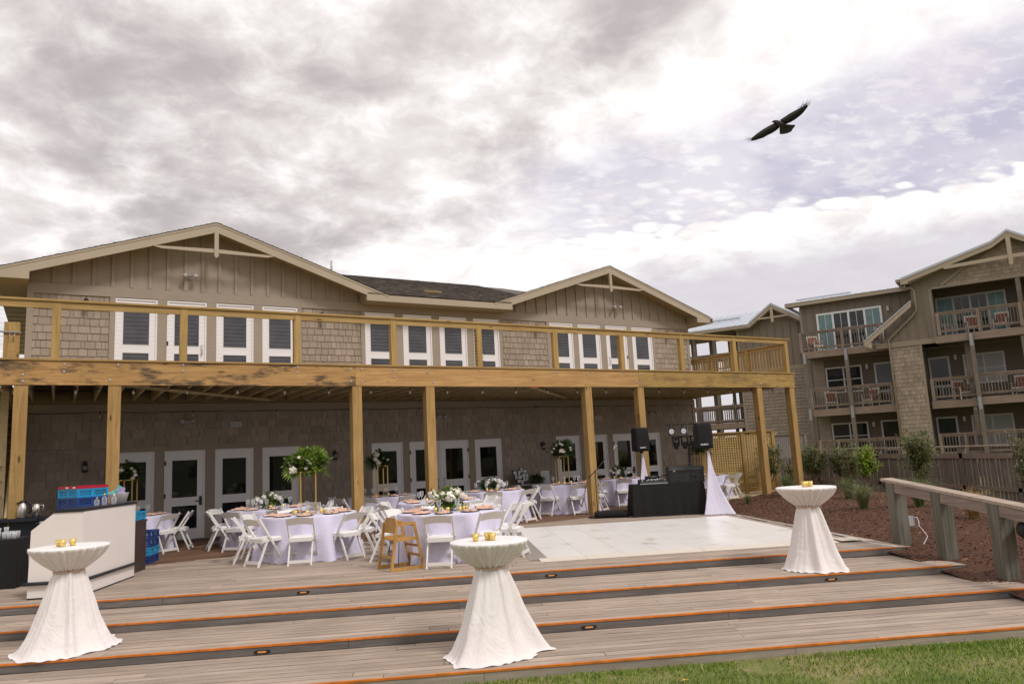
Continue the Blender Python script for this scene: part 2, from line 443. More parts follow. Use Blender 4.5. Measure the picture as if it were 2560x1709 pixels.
# world direction measured along the picture's right (east-ish) and elevation
az = m_('DIVIDE', sep.outputs[0], m_('MAXIMUM', sep.outputs[1], .05))      # tan of the bearing
el = m_('DIVIDE', sep.outputs[2], m_('MAXIMUM', sep.outputs[1], .05))      # tan of the height
nW = plane(0, 1.0, 1.0, 1.1, 3, .5, 0, (9, 4, 0))
def warped(rot, sx, sy, scale, detail, rough, amt, ofs=(0, 0, 0)):
    mp = nt.nodes.new('ShaderNodeMapping'); mp.inputs['Rotation'].default_value = (0, 0, R(rot)); mp.inputs['Scale'].default_value = (sx, sy, 1); mp.inputs['Location'].default_value = ofs
    nt.links.new(cx.outputs[0], mp.inputs['Vector'])
    nz = nt.nodes.new('ShaderNodeTexNoise'); nz.inputs['Scale'].default_value = scale*.9; nz.inputs['Detail'].default_value = 3
    nt.links.new(mp.outputs[0], nz.inputs['Vector'])
    va = nt.nodes.new('ShaderNodeVectorMath'); va.operation = 'SUBTRACT'; nt.links.new(nz.outputs['Color'], va.inputs[0]); va.inputs[1].default_value = (.5, .5, .5)
    vs_ = nt.nodes.new('ShaderNodeVectorMath'); vs_.operation = 'SCALE'; nt.links.new(va.outputs[0], vs_.inputs[0]); vs_.inputs['Scale'].default_value = amt
    vb = nt.nodes.new('ShaderNodeVectorMath'); vb.operation = 'ADD'; nt.links.new(mp.outputs[0], vb.inputs[0]); nt.links.new(vs_.outputs[0], vb.inputs[1])
    return noise(nt, vb, scale, detail, rough).outputs['Fac'], vb
nA, _v = warped(25, 1.0, 1.15, 1.95, 10, .54, .30, (.4, .2, 0))       # big lumps
nB, vB = warped(-35, 1.0, 1.0, 7.0, 8, .60, .10, (3, 1, 0))   # billows
nD = plane(10, 1.0, 1.0, 2.6, 4, .55, 0, (1, 5, 0))
nF, vF = warped(40, .75, 1.25, 26.0, 5, .6, .03, (7, 2, 0))  # ripples of the high cloud
vor = nt.nodes.new('ShaderNodeTexVoronoi'); vor.feature = 'SMOOTH_F1'; vor.inputs['Scale'].default_value = 24; vor.inputs['Smoothness'].default_value = .4
nt.links.new(vF.outputs[0], vor.inputs['Vector'])
wob = m_('MULTIPLY_ADD', nA, .34, -.17)
wob2 = m_('MULTIPLY_ADD', nB, .16, -.08)
wb = m_('ADD', wob, wob2)
line = m_('MULTIPLY_ADD', el, 1.25, -.34)
gm0 = sstep(m_('ADD', m_('SUBTRACT', line, az), wb), -.10, .20)
lm = m_('ADD', m_('MULTIPLY', nA, .80), m_('MULTIPLY', nB, .28))
lump = sstep(lm, .40, .66)
grey = m_('MULTIPLY', gm0, lump)
top = m_('MULTIPLY_ADD', az, .30, .385)
bot = m_('MULTIPLY_ADD', az, .13, .268)
g1 = sstep(m_('ADD', m_('SUBTRACT', top, el), m_('MULTIPLY', wb, .55)), -.02, .09)
edge = m_('ADD', m_('MULTIPLY', wob2, .20), m_('MULTIPLY_ADD', vor.outputs['Distance'], .05, -.02))
g2 = sstep(m_('ADD', m_('SUBTRACT', el, bot), edge), -.004, .014)
g3 = sstep(m_('ADD', az, m_('MULTIPLY', wb, .8)), .00, .30)
gap = m_('MULTIPLY', m_('MULTIPLY', g1, g2), g3)
patch = sstep(m_('ADD', m_('ADD', m_('MULTIPLY', nD, .7), m_('MULTIPLY', nB, .3)), m_('MULTIPLY', az, -.30)), .27, .46)
cells = sstep(m_('ADD', vor.outputs['Distance'], m_('MULTIPLY_ADD', nF, 1.5, -.75)), .62, .10)
wisp = sstep(m_('ADD', m_('MULTIPLY', nB, .6), m_('MULTIPLY', nF, .4)), .47, .62)
cov = m_('MAXIMUM', m_('MULTIPLY', patch, m_('MULTIPLY_ADD', cells, .42, .22)), m_('MULTIPLY', wisp, .55))
gap = m_('MULTIPLY', gap, m_('SUBTRACT', 1.0, cov))
low = m_('MULTIPLY_ADD', az, .143, .196)
l1 = sstep(m_('ADD', m_('SUBTRACT', low, el), m_('MULTIPLY', wob2, .5)), -.04, .03)
l3 = sstep(az, .05, .30)
veil = m_('MULTIPLY', m_('MULTIPLY', l1, l3), .80)
behind = sstep(sep.outputs[1], -.1, .25)
white = mixc(nt, (1.02, .985, .955), (.78, .725, .70), m_('MULTIPLY', sstep(m_('ADD', m_('MULTIPLY', nB, .7), m_('MULTIPLY', nA, .3)), .42, .66), .85))
greyc = mixc(nt, (.56, .505, .49), (.37, .325, .32), sstep(lm, .48, .70))
white = mixc(nt, white, (.74, .69, .67), m_('MULTIPLY', m_('MULTIPLY', gm0, sstep(nB, .30, .60)), .75))
col = mixc(nt, white, greyc, m_('MULTIPLY', grey, .80))
blue = mixc(nt, (.50, .475, .58), (.63, .59, .66), sstep(nD, .38, .62))
col = mixc(nt, col, blue, gap)
col = mixc(nt, col, (.56, .525, .57), veil)
hz = m_('MULTIPLY', sstep(el, .30, .12), .35)
col = mixc(nt, col, (.60, .56, .58), hz)
back = mixc(nt, (.88, .82, .785), (.48, .44, .43), sstep(nA, .38, .62))
back = mixc(nt, mixc(nt, back, (.45, .42, .40), .55), mixc(nt, back, (1.40, 1.31, 1.26), .35), sstep(sep.outputs[2], .05, .75))
col = mixc(nt, back, col, behind)
cloud_col = mixc(nt, (.30, .265, .21), col, sstep(sep.outputs[2], -.03, .01))

emc = nt.nodes.new('ShaderNodeEmission')
skym = mixc(nt, sky.outputs[0], (0, 0, 0), 0.0)
bg.inputs['Strength'].default_value = .10
nt.links.new(sky.outputs[0], bg.inputs['Color'])
bg2 = nt.nodes.new('ShaderNodeBackground'); nt.links.new(cloud_col, bg2.inputs['Color']); bg2.inputs['Strength'].default_value = 1.0
ms = nt.nodes.new('ShaderNodeMixShader'); ms.inputs[0].default_value = .93
nt.links.new(bg.outputs[0], ms.inputs[1]); nt.links.new(bg2.outputs[0], ms.inputs[2])
nt.links.new(ms.outputs[0], nt.nodes['World Output'].inputs['Surface'])
nt.nodes.remove(emc)
sl = bpy.data.lights.new('sun', 'SUN'); sl.energy = SUN_E; sl.angle = R(11); sl.color = (1, .94, .88)
so = bpy.data.objects.new('sun', sl); COL.objects.link(so)
so.rotation_euler = (-SUN_DIR).to_track_quat('-Z', 'Y').to_euler(); so.location = (20, -20, 30)

# ------------------------------------------------------------------ ground
def smooth(x):
    x = max(0, min(1, x)); return x*x*(3-2*x)
mb = MB()
mb.add([(-900, -300, -.60), (900, -300, -.60), (900, 1500, -.60), (-900, 1500, -.60)], [(0, 1, 2, 3)])
tag(mb.build('ground', M['field']), kind='structure')
def lawn_mat():
    m, nt, b = new_mat('lawn_soil')
    n = noise(nt, mapping(nt), 1.1, 5, .6); n2 = noise(nt, mapping(nt), 40, 3)
    f = mathn(nt, 'MULTIPLY_ADD', n2.outputs['Fac'], .3, mathn(nt, 'MULTIPLY', n.outputs['Fac'], .8))
    r = ramp(nt, f, [(.40, (.075, .11, .015)), (.56, (.15, .17, .04)), (.68, (.30, .23, .12))])
    nt.links.new(r.outputs[0], b.inputs['Base Color']); b.inputs['Roughness'].default_value = .95
    bump(nt, b, n2.outputs['Fac'], .8, .02); return m
# lawn in front of the steps
def lawn_z(x, y): return -.392 + .008*math.sin(x*1.7+y)*math.cos(y*2.1-x*.6)
mb = MB(); nx, ny = 60, 36
vs = [(-14+34*i/nx, -14+21.3*j/ny, lawn_z(-14+34*i/nx, -14+21.3*j/ny)) for j in range(ny+1) for i in range(nx+1)]
mb.add(vs, [(j*(nx+1)+i, j*(nx+1)+i+1, (j+1)*(nx+1)+i+1, (j+1)*(nx+1)+i) for j in range(ny) for i in range(nx)], True)
tag(mb.build('lawn', lawn_mat()), kind='structure')
# grass blades, uncountable
def vnoise(x, y, s=0):
    return (math.sin(x*2.3+s)+math.sin(y*3.1-x*1.3+2*s)+math.sin(x*5.7+y*4.1+s)+math.sin(y*7.3-x*6.1))/4
rg = random.Random(3)
gm, gnt, gb = new_mat('grass_blades')
gr = ramp(gnt, island(gnt), [(0, (.075, .15, .012)), (.6, (.16, .27, .02)), (.88, (.30, .39, .045)), (1, (.48, .42, .14))])
gnt.links.new(gr.outputs[0], gb.inputs['Base Color']); gb.inputs['Roughness'].default_value = .6
mb = MB()
for k in range(60000):
    y = 7.17 - 3.4*rg.random()**1.25
    x = rg.uniform(-3.2, 8.6)
    if x < 1.0 + (6.6-y)*-.2 and y < 6.0: pass
    d = vnoise(x, y, .7)
    if d > .30 and rg.random() < min(.80, (d-.24)*2.6): continue
    h = rg.uniform(.018, .048)*(1.25 if y > 7.0 else 1)*(1 - .35*max(0, d)); a = rg.uniform(0, PI); wd = rg.uniform(.0025, .005)
    lx, ly = rg.gauss(0, .35)*h, rg.gauss(0, .35)*h; z = lawn_z(x, y)-.004
    dx, dy = math.cos(a)*wd, math.sin(a)*wd
    mb.add([(x-dx, y-dy, z), (x+dx, y+dy, z), (x+lx*.5+dx*.7, y+ly*.5+dy*.7, z+h*.6), (x+lx*1.3, y+ly*1.3, z+h), (x+lx*.5-dx*.7, y+ly*.5-dy*.7, z+h*.6)], [(0, 1, 2, 3, 4)])
tag(mb.build('grass', gm), kind='stuff')
mb = MB(); mb.add([(-.03, 0, 0), (0, -.022, .012), (.04, 0, .004), (0, .022, .014), (.004, 0, .004)], [(0, 1, 4), (1, 2, 4), (2, 3, 4), (3, 0, 4)])
o = mb.build('fallen_leaf', plain('yellow_leaf', (.55, .30, .04), .6)); o.location = (2.05, 6.72, -.375); tag(o, 'single yellow fallen leaf on the lawn below the last step', 'leaf')
# sandy yard beyond the mulch bed
mb = MB()
nx, ny = 40, 40
def sand_z(x, y): return -.15 + .015*math.sin(x*1.3)*math.cos(y*1.1)
vs = [(6.9+7.0*i/nx, 17.5+45*j/ny, sand_z(6.9+7.0*i/nx, 17.5+45*j/ny) if x_ok else 0) for j in range(ny+1) for i in range(nx+1) for x_ok in (1,)]
mb.add(vs, [(j*(nx+1)+i, j*(nx+1)+i+1, (j+1)*(nx+1)+i+1, (j+1)*(nx+1)+i) for j in range(ny) for i in range(nx)], True)
tag(mb.build('sand_yard', M['sand']), kind='structure')
# planted mulch bed
def bed_left(y): return 6.55 if y < 17.3 else 6.55 + (y-17.3)*.42
def mulch_z(x, y):
    z0 = max(-.42, min(0.0, (y-10.9)*.088)) - .035
    e = (x - bed_left(y))
    z = z0 + .20*smooth((e-.1)/2.4)*(1-smooth((x-11.3)/2.6)) - .08*smooth((x-11.8)/2.1)
    z -= .42*smooth((y-22.3 - (x-9)*.30)/2.3)
    z += .012*math.sin(x*3.1+y*1.7)*math.cos(y*2.7-x) + .003*math.sin(x*9+y*7)*math.sin(y*11-x*4)
    return z
mb = MB(); nx, ny = 110, 220
vs = []
for j in range(ny+1):
    y = 2.0 + 26*j/ny
    for i in range(nx+1):
        xl = bed_left(y); x = xl + (14.3-xl)*i/nx
        vs.append((x, y, mulch_z(x, y)))
mb.add(vs, [(j*(nx+1)+i, j*(nx+1)+i+1, (j+1)*(nx+1)+i+1, (j+1)*(nx+1)+i) for j in range(ny) for i in range(nx)], True)
tag(mb.build('mulch_bed', M['mulch']), kind='structure')
mb = MB()
for k in range(42000):
    y = rg.uniform(6.5, 24.5); x = bed_left(y) + (14.0-bed_left(y))*rg.random()
    if y < 9 and rg.random() < .3: continue
    z = mulch_z(x, y); L = rg.uniform(.007, .026)*(1.8 if rg.random() < .06 else 1); wd = L*rg.uniform(.2, .5); a = rg.uniform(0, PI)
    u = Vector((math.cos(a), math.sin(a), rg.uniform(-.5, .5)))*L; v = Vector((-math.sin(a), math.cos(a), rg.uniform(-.4, .4)))*wd
    c = Vector((x, y, z+.005))
    mb.add([c-u-v, c+u-v, c+u+v, c-u+v], [(0, 1, 2, 3)])
tag(mb.build('mulch', M['chip']), kind='stuff')
# dune with scrub behind the camera (what the lower panes mirror)
mb = MB()
for k in range(60):
    pass
nx = 60
vs = []
for j in range(9):
    for i in range(nx+1):
        x = -90+180*i/nx; vs.append((x, -16-6*j, -.45 + (5.2+1.1*math.sin(x*.21)+.7*math.sin(x*.57+1))*math.sin(PI*j/8*.9)))
mb.add(vs, [(j*(nx+1)+i, (j+1)*(nx+1)+i, (j+1)*(nx+1)+i+1, j*(nx+1)+i+1) for j in range(8) for i in range(nx)], True)
tag(mb.build('dune', plain('dune_scrub', (.045, .055, .02), .95, vary=.6, nscale=1.2)), kind='structure')

# ------------------------------------------------------------------ deck with three steps down to the lawn
DX0, DX1 = -16.0, 6.87
deck = empty('deck', (0, 10.83, 0)); tag(deck, kind='structure')
dk = MB(off=(0, 10.83, 0)); rg = random.Random(11)
def boards(mb, x0, x1, y0, y1, z, bw=.140, gap=.016, th=.03, clip=None, rg=rg):
    y = y0; n = 0
    while y < y1 - .03:
        ye = min(y+bw-gap, y1)
        x = x0 - rg.uniform(0, 3.5)
        while x < x1:
            L = rg.choice([2.4, 3.0, 3.6, 4.2, 4.8]); a, b = max(x, x0), min(x+L-.007, x1)
            x += L
            if b-a < .05: continue
            if clip:
                r = clip(a, b, y, ye)
                if r is None: continue
                a, b = r
            dz = rg.uniform(-.0015, .0015)
            mb.box(a, b, y, ye, z-th, z+dz)
        y += bw
E1, E2, E3, E4 = 10.832, 9.668, 8.477, 7.243
Z1, Z2, Z3, Z4 = 0.0, -.105, -.205, -.302
def edge_clip(dx):
    def c(a, b, y, ye):
        b = min(b, DX1 + dx(y)); return None if b-a < .05 else (a, b)
    return c
jag = lambda y: .10*math.sin(y*9.0) * 0
# upper deck stops where the brown porch boards begin (line t = 15.3 of the lodge)
def porch_clip(a, b, y, ye):
    # keep x with t(x,y) < 15.33 -> -sin*x + cos*y < 15.33
    xlim = (math.cos(FA)*y - 15.33)/math.sin(FA)
    a = max(a, xlim); b = min(b, DX1)
    return None if b-a < .05 else (a, b)
boards(dk, DX0, DX1, E1+.037, 21.0, Z1, clip=porch_clip)
boards(dk, DX0, 6.91, E2+.037, E1+.0, Z2)
boards(dk, DX0, 7.2, E3+.037, E2+.0, Z3)
boards(dk, DX0, DX1+2.2, E4+.037, E3+.0, Z4)
dk.build('tread_boards', M['deck'], deck)
mb = MB(off=(0, 10.83, 0))
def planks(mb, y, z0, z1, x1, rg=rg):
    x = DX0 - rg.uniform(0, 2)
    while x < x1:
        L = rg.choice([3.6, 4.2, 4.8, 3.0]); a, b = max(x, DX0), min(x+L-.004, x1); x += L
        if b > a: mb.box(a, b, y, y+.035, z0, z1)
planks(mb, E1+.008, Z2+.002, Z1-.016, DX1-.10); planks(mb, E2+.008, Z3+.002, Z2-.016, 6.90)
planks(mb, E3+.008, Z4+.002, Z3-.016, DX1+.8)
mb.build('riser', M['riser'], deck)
mb = MB(off=(0, 10.83, 0)); planks(mb, E4+.008, -.46, Z4-.016, DX1+3); mb.build('curb_board', M['curb'], deck)
# painted nosings: grey board with a worn orange strip
for (y, z, xr, worn) in ((E1, Z1, 6.66, 1), (E2, Z2, 6.72, 0), (E3, Z3, 6.85, 0), (E4, Z4, 9.5, 0)):
    mb = MB(off=(0, 10.83, 0))
    x = DX0
    segs = []
    while x < xr:
        L = rg.uniform(3.2, 4.9); segs.append((x, min(x+L, xr))); x += L
    for a, b in segs: mb.box(a, b-.004, y, y+.034, z-.015, z+.003)
    mb.build('orange_nosing', M['orange'], deck)
    if xr < 9:
        mb = MB(off=(0, 10.83, 0)); mb.box(xr, 6.91 if y > 9 else 7.4, y, y+.034, z-.006, z+.001); mb.build('bare_nosing', M['deck'], deck)
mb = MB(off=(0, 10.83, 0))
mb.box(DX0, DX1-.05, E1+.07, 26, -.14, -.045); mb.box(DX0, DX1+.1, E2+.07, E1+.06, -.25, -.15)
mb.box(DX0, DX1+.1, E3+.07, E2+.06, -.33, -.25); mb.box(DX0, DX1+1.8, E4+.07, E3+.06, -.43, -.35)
mb.build('gap_shade_slab', M['underdeck'], deck)  # dark slabs added so the board gaps read as shade
# recessed step lights
def step_light_proto():
    e = empty('step_light', label='x', cat='step light')
    mb = MB(); n = 20
    pts = [(.085*math.copysign(abs(math.cos(2*PI*i/n))**.5, math.cos(2*PI*i/n)), .017*math.copysign(abs(math.sin(2*PI*i/n))**.8, math.sin(2*PI*i/n))) for i in range(n)]
    mb.prism_y([(a, b) for a, b in pts], -.012, .0); mb.build('bezel', M['black_metal'], e)
    mb = MB(); mb.prism_y([(a*.55, b*.55) for a, b in pts], -.016, -.012)
    lens = new_mat('warm_step_lens'); lens[2].inputs['Base Color'].default_value = (.5, .22, .07, 1)
    lens[2].inputs['Emission Color'].default_value = (1, .45, .15, 1); lens[2].inputs['Emission Strength'].default_value = .12
    mb.build('lens', lens[0], e); return e
PL = Proto(step_light_proto)
for x, y, z, lb in ((-1.93, E1, -.066, 'oval step light in the top riser below the high table of flowers'), (1.50, E1, -.066, 'oval step light in the top riser right of the centre cocktail table'),
                 (5.02, E2, -.170, 'oval step light in the second riser below the right cocktail table'),
                 (-1.94, E3, -.268, 'oval step light in the third riser left of the centre cocktail table'), (1.56, E3, -.268, 'oval step light in the third riser right of the centre cocktail table')):
    PL.put((x, y+.008, z), 0, lb, 'step lights in the risers')
# brown boards under the porch, laid along the lodge
pd = MB(off=tuple(F(9, 17.5, 0)))
rg = random.Random(5)
y = 15.34; 
pm = MB()
while y < 20.2:
    x = -6 - rg.uniform(0, 3)
    while x < 22:
        L = rg.choice([2.4, 3.0, 3.6, 4.8]); a, b = x, x+L-.003; x += L
        # right limit X < 6.87: cos*s - sin*t
        b = min(b, (DX1 + math.sin(FA)*(y+.07))/math.cos(FA))
        if b-a > .05: pm.box(a, b, y, y+.132, -.03, rg.uniform(-.0015, .0015))
    y += .14
o = pm.build('porch_deck', M['deck_new'], None, (0, 0, 0), FA); tag(o, kind='structure')

# ------------------------------------------------------------------ white dance floor
df = empty('dance_floor', (3.9, 14.4, 0), 0, 'white panelled dance floor with scuffs laid on the grey deck', 'dance floor')
O = (3.9, 14.4, 0)
mb = MB(off=O)
fx0, fx1, fy0, fy1 = 1.60, 6.42, 11.93, 16.86
nxp, nyp = 8, 4
pw, ph = (fx1-fx0)/nxp, (fy1-fy0)/nyp
for i in range(nxp):
    for j in range(nyp):
        mb.box(fx0+i*pw+.0035, fx0+(i+1)*pw-.0035, fy0+j*ph+.003, fy0+(j+1)*ph-.003, .004, .028)
mb.build('floor_panel', M['floor_white'], df)
mb = MB(off=O); mb.box(fx0, fx1, fy0, fy1, .003, .018); mb.build('panel_base', M['bar_trim'], df)
mb = MB(off=O)   # wedge along the front, in lengths
for a, b in ((fx0-.13, 2.2), (2.205, 4.05), (4.055, 5.4), (5.405, 6.30)):
    mb.prism_x([(fy0-.26, .003), (fy0, .003), (fy0, .027)], a, b)
mb.build('front_ramp', M['ramp_cream'], df)
mb = MB(off=O)
mb.hexa([(fx0-.27, fy0-.02, .003), (fx0, fy0-.02, .003), (fx0, fy1-.1, .003), (fx0-.27, fy1-.1, .003)],
        [(fx0-.27, fy0-.02, .006), (fx0, fy0-.02, .027), (fx0, fy1-.1, .027), (fx0-.27, fy1-.1, .006)])
mb.build('side_ramp', M['ramp_grey'], df)
mb = MB(off=O)
mb.prism_x([(fy0-.3, .03), (fy0, .03), (fy0, .046)], 6.28, 6.62); mb.build('loose_ramp_piece', M['ramp_cream'], df)

# ================================================================== the lodge (two storeys, two front gables)
LO = (9.6, 20.04, 0)      # frame origin of the lodge in (s,t,z)
lodge = empty('lodge_building', F(*LO), FA, 'long taupe shingled two storey lodge with two front gables behind the raised deck', 'building')
def LB(): return MB(off=LO)
WT = 20.04               # wall plane
S0, S1 = -.71, 19.95
P1s, P2s, PZ, SL = 3.27, 15.95, 7.85, .34
EZ = 6.30
UNITS = [(1.08, 2.0), (2.22, 3.14), (3.38, 4.3), (4.53, 5.45)]
UMID = [(7.37, 8.27), (8.53, 9.45), (9.71, 10.63), (10.87, 11.78)]
URT = [(13.72, 14.64), (14.87, 15.79), (16.04, 16.96), (17.21, 18.13)]
LMID = [(7.49, 8.41), (8.62, 9.565), (9.575, 10.52), (10.75, 11.67)]
mb = LB(); mb.box(S0+.02, S1-.02, WT+.02, 31.5, -.2, 6.1); mb.build('wall', M['panel'], lodge)
# ---- shingled fields, every shingle its own small wedge
def shingles(mb, a0, a1, z0, z1, t, course, rg, wmin=.10, wmax=.30, th=.020, gap=.011, axis='s', sgn=-1, clip=None):
    """field in the plane t, courses from z0 up; sgn: outward direction along t"""
    z = z0; row = 0
    while z < z1-.01:
        zt = min(z+course, z1)
        x = a0 - rg.uniform(0, wmax)
        while x < a1:
            wd = rg.uniform(wmin, wmax); b0, b1 = max(x, a0), min(x+wd-gap, a1); x += wd
            if b1-b0 < .02: continue
            dz = rg.uniform(-.004, .004) if z > z0 else 0; o1 = th*rg.uniform(.9, 1.25)
            c1 = c0 = zt-.002
            if clip:
                c0, c1 = min(zt, clip(b0)), min(zt, clip(b1))
                if c0 <= z+.01 and c1 <= z+.01: continue
                c0 = max(c0, z+.005); c1 = max(c1, z+.005)
            q = [(b0, t+sgn*o1, z+dz), (b1, t+sgn*o1, z+dz), (b1, t, z+dz), (b0, t, z+dz)]
            p = [(b0, t+sgn*.004, c0), (b1, t+sgn*.004, c1), (b1, t, c1), (b0, t, c0)]
            if axis == 't':
                q = [(v[1], v[0], v[2]) for v in q]; p = [(v[1], v[0], v[2]) for v in p]
            mb.hexa(q, p)
        z += course; row += 1
rg = random.Random(21)
for a, b in ((S0+.12, .95), (5.58, 7.24), (11.92, 13.6), (18.26, S1-.12)):
    mb = LB(); shingles(mb, a, b, 3.70, 5.885, WT+.012, .183, rg, .08, .26); mb.build('upper_shingles', M['shingle'], lodge)
for a, b in ((S0+.12, .95), (5.58, 7.37), (11.80, 13.6), (18.26, S1-.12)):
    mb = LB(); shingles(mb, a, b, -.02, 2.26, WT+.012, .20, rg, .12, .34); mb.build('lower_shingles', M['shingle_l'], lodge)
mb = LB(); shingles(mb, S0+.12, S1-.12, 2.28, 3.12, WT+.012, .20, rg, .12, .34)
mb.build('lower_shingles', M['shingle_l'], lodge)
# ---- flat trim
mb = LB()
mb.box(S0-.01, S1+.01, WT-.022, WT+.03, 5.89, 6.14)
mb.box(S0-.012, S0+.12, WT-.020, WT+.03, 3.7, 5.888); mb.box(S1-.12, S1+.012, WT-.020, WT+.03, 3.7, 5.888)
for g in (UNITS, UMID, URT):
    a0, a1 = g[0][0]-.12, g[-1][1]+.12
    e = [a0] + [v for u in g for v in u] + [a1]
    for i in range(0, len(e), 2): mb.box(e[i], e[i+1], WT-.020, WT+.03, 3.7, 5.888)
mb.build('upper_trim', M['trim'], lodge)
mb = LB()
for g in (UNITS, LMID, URT):
    a0, a1 = g[0][0]-.12, g[-1][1]+.12
    e = [a0] + [v for u in g for v in u] + [a1]
    for i in range(0, len(e), 2):
        if e[i+1]-e[i] > .03: mb.box(e[i], e[i+1], WT-.012, WT+.03, 0, 2.158)
    mb.box(a0, a1, WT-.014, WT+.03, 2.16, 2.275)
mb.box(S0-.012, S0+.12, WT-.020, WT+.03, 0, 3.12); mb.box(S1-.12, S1+.012, WT-.020, WT+.03, 0, 3.3)
mb.box(S0, S1, WT-.016, WT+.03, 3.125, 3.30)
mb.build('lower_trim', M['trim'], lodge)
# ---- board and batten gables
def gable_top(s, p): return PZ - SL*abs(s-p) - .10
for p in (P1s, P2s):
    mb = LB(); mb.prism_y([(p-3.98, 6.14), (p+3.98, 6.14), (p+3.98, 6.40), (p, gable_top(p, p)), (p-3.98, 6.40)], WT+.005, WT+.03)
    mb.build('gable_panel', M['panel'], lodge)
    sp = .407
    for i in range(-9, 10):
        s = p + (i+.5)*sp - .02
        if abs(s-p) > 3.85: continue
        z = min(gable_top(s-.035, p), gable_top(s+.035, p))
        mb = LB(); mb.box(s-.037, s+.037, WT-.030, WT+.006, 6.143, z); mb.build('batten', M['panel'], lodge)
# ---- windows and doors: white leaf with a tall and a low pane
rgw = random.Random(2)
def leaf(s0, s1, z0, glass, inset=0.0, frame=True, hinge=None, name='window'):
    mb = LB(); t0 = WT - .012 + inset
    fw = .035
    if frame:   # jamb
        mb.box(s0, s0+fw, t0-.025, WT+.03, z0, z0+2.13); mb.box(s1-fw, s1, t0-.025, WT+.03, z0, z0+2.13)
        mb.box(s0+fw, s1-fw, t0-.025, WT+.03, z0+2.095, z0+2.13)
    a, b = s0+fw, s1-fw; w_ = b-a; st = (w_-.60)/2
    if st < .09: st = .09
    za = [0.0, .235, .815, .985, 1.91, 2.093]
    y0, y1 = t0, WT+.025
    mb.box(a, a+st, y0, y1, z0, z0+2.093); mb.box(b-st, b, y0, y1, z0, z0+2.093)
    for q in ((0, .235), (.815, .985), (1.91, 2.093)): mb.box(a+st, b-st, y0, y1, z0+q[0], z0+q[1])
    o = mb.build(name, M['white'], lodge)
    for q in ((.235, .815), (.985, 1.91)):
        g = LB(); g.box(a+st, b-st, WT+.006, WT+.014, z0+q[0], z0+q[1]); g.build('pane', glass, o)
    g = LB(); e = .016
    for q in ((.235, .815), (.985, 1.91)):
        x0, x1, zz0, zz1 = a+st, b-st, z0+q[0], z0+q[1]
        for bb in ((x0, x0+e, zz0, zz1), (x1-e, x1, zz0, zz1), (x0+e, x1-e, zz0, zz0+e), (x0+e, x1-e, zz1-e, zz1)):
            g.box(bb[0], bb[1], y0-.006, WT+.006, bb[2], bb[3])
    g.build('glazing_bead', M['white'], o)
    return o, a, b
def pull(o, s, z, length=.26):
    g = LB(); g.tube([(s, WT-.015, z), (s, WT-.075, z+.02), (s, WT-.075, z+length-.02), (s, WT-.015, z+length)], .011, 8)
    g.build('handle', M['steel'], o)
def lever(o, s, z, d=-1):
    g = LB(); g.box(s-.032, s+.032, WT-.03, WT-.012, z-.11, z+.11); g.tube([(s, WT-.03, z), (s, WT-.075, z), (s+d*.13, WT-.075, z)], .011, 8)
    g.build('handle', M['black_metal'], o)
def hinges(o, s, z0):
    for z in (.28, 1.05, 1.83):
        g = LB(); g.box(s-.018, s+.018, WT-.045, WT-.034, z0+z-.055, z0+z+.055); g.build('hinge', M['black_metal'], o)
UZ = 3.74
for g in (UNITS, UMID, URT):
    for i, (a, b) in enumerate(g):
        op = (g is UNITS and i == 1) or (g is URT and i == 2)
        o, x0, x1 = leaf(a, b, UZ, M['glass_up'], inset=(0 if op else .012), name='door' if op else 'window')
        if g is UNITS and op: pull(o, x1-.07, UZ+.78); hinges(o, a+.018, UZ)
        if g is URT and op: pull(o, x0+.07, UZ+.78); hinges(o, b-.018, UZ)
for g in (UNITS, LMID, URT):
    for i, (a, b) in enumerate(g):
        dbl = g is LMID and i in (1, 2)
        op = (g is UNITS and i == 1) or (g is URT and i == 2) or dbl
        o, x0, x1 = leaf(a, b, .02, M['glass_low'], inset=(0 if op else .012), name='door' if op else 'window')
        if g is UNITS and op: lever(o, x1-.06, .92); hinges(o, a+.018, .02)
        if g is URT and op: lever(o, x1-.06, .92); hinges(o, a+.018, .02)
        if dbl: pull(o, (x1-.06) if i == 1 else (x0+.06), .74, .34); hinges(o, (a+.018) if i == 1 else (b-.018), .02)
# ---- roof
TF = 19.45               # front face of the fascia
TR, ZR = 25.95, 8.51
rg = random.Random(31)
def roof_tabs(mb, pa, pb, pc, pd_, course=.135, wmin=.09, wmax=.28, inside=None):
    """shingle tabs over the quad pa-pb (eave) pc-pd (ridge, same order)"""
    pa, pb, pc, pd_ = map(Vector, (pa, pb, pc, pd_))
    n = (pb-pa).cross(pd_-pa).normalized()
    if n.z < 0: n = -n
    H_ = ((pd_-pa).length + (pc-pb).length)/2; rows = max(1, int(H_/course))
    for r_ in range(rows):
        v0, v1 = r_/rows, (r_+1)/rows
        A0, B0 = pa.lerp(pd_, v0), pb.lerp(pc, v0); A1, B1 = pa.lerp(pd_, v1), pb.lerp(pc, v1)
        L = (B0-A0).length
        if L < .05: continue
        x = -rg.uniform(0, .3)
        while x < L:
            wd = rg.uniform(wmin, wmax); a, b = max(0, x)/L, min(L, x+wd)/L; x += wd
            if b-a < 1e-3: continue
            h = rg.uniform(.010, .020)
            p0, p1, p2, p3 = A0.lerp(B0, a), A0.lerp(B0, b), A1.lerp(B1, b), A1.lerp(B1, a)
            mb.add([p0+n*h, p1+n*h, p2+n*.004, p3+n*.004, p0+n*.001, p1+n*.001], [(0, 1, 2, 3), (4, 5, 1, 0)])
mb = LB()
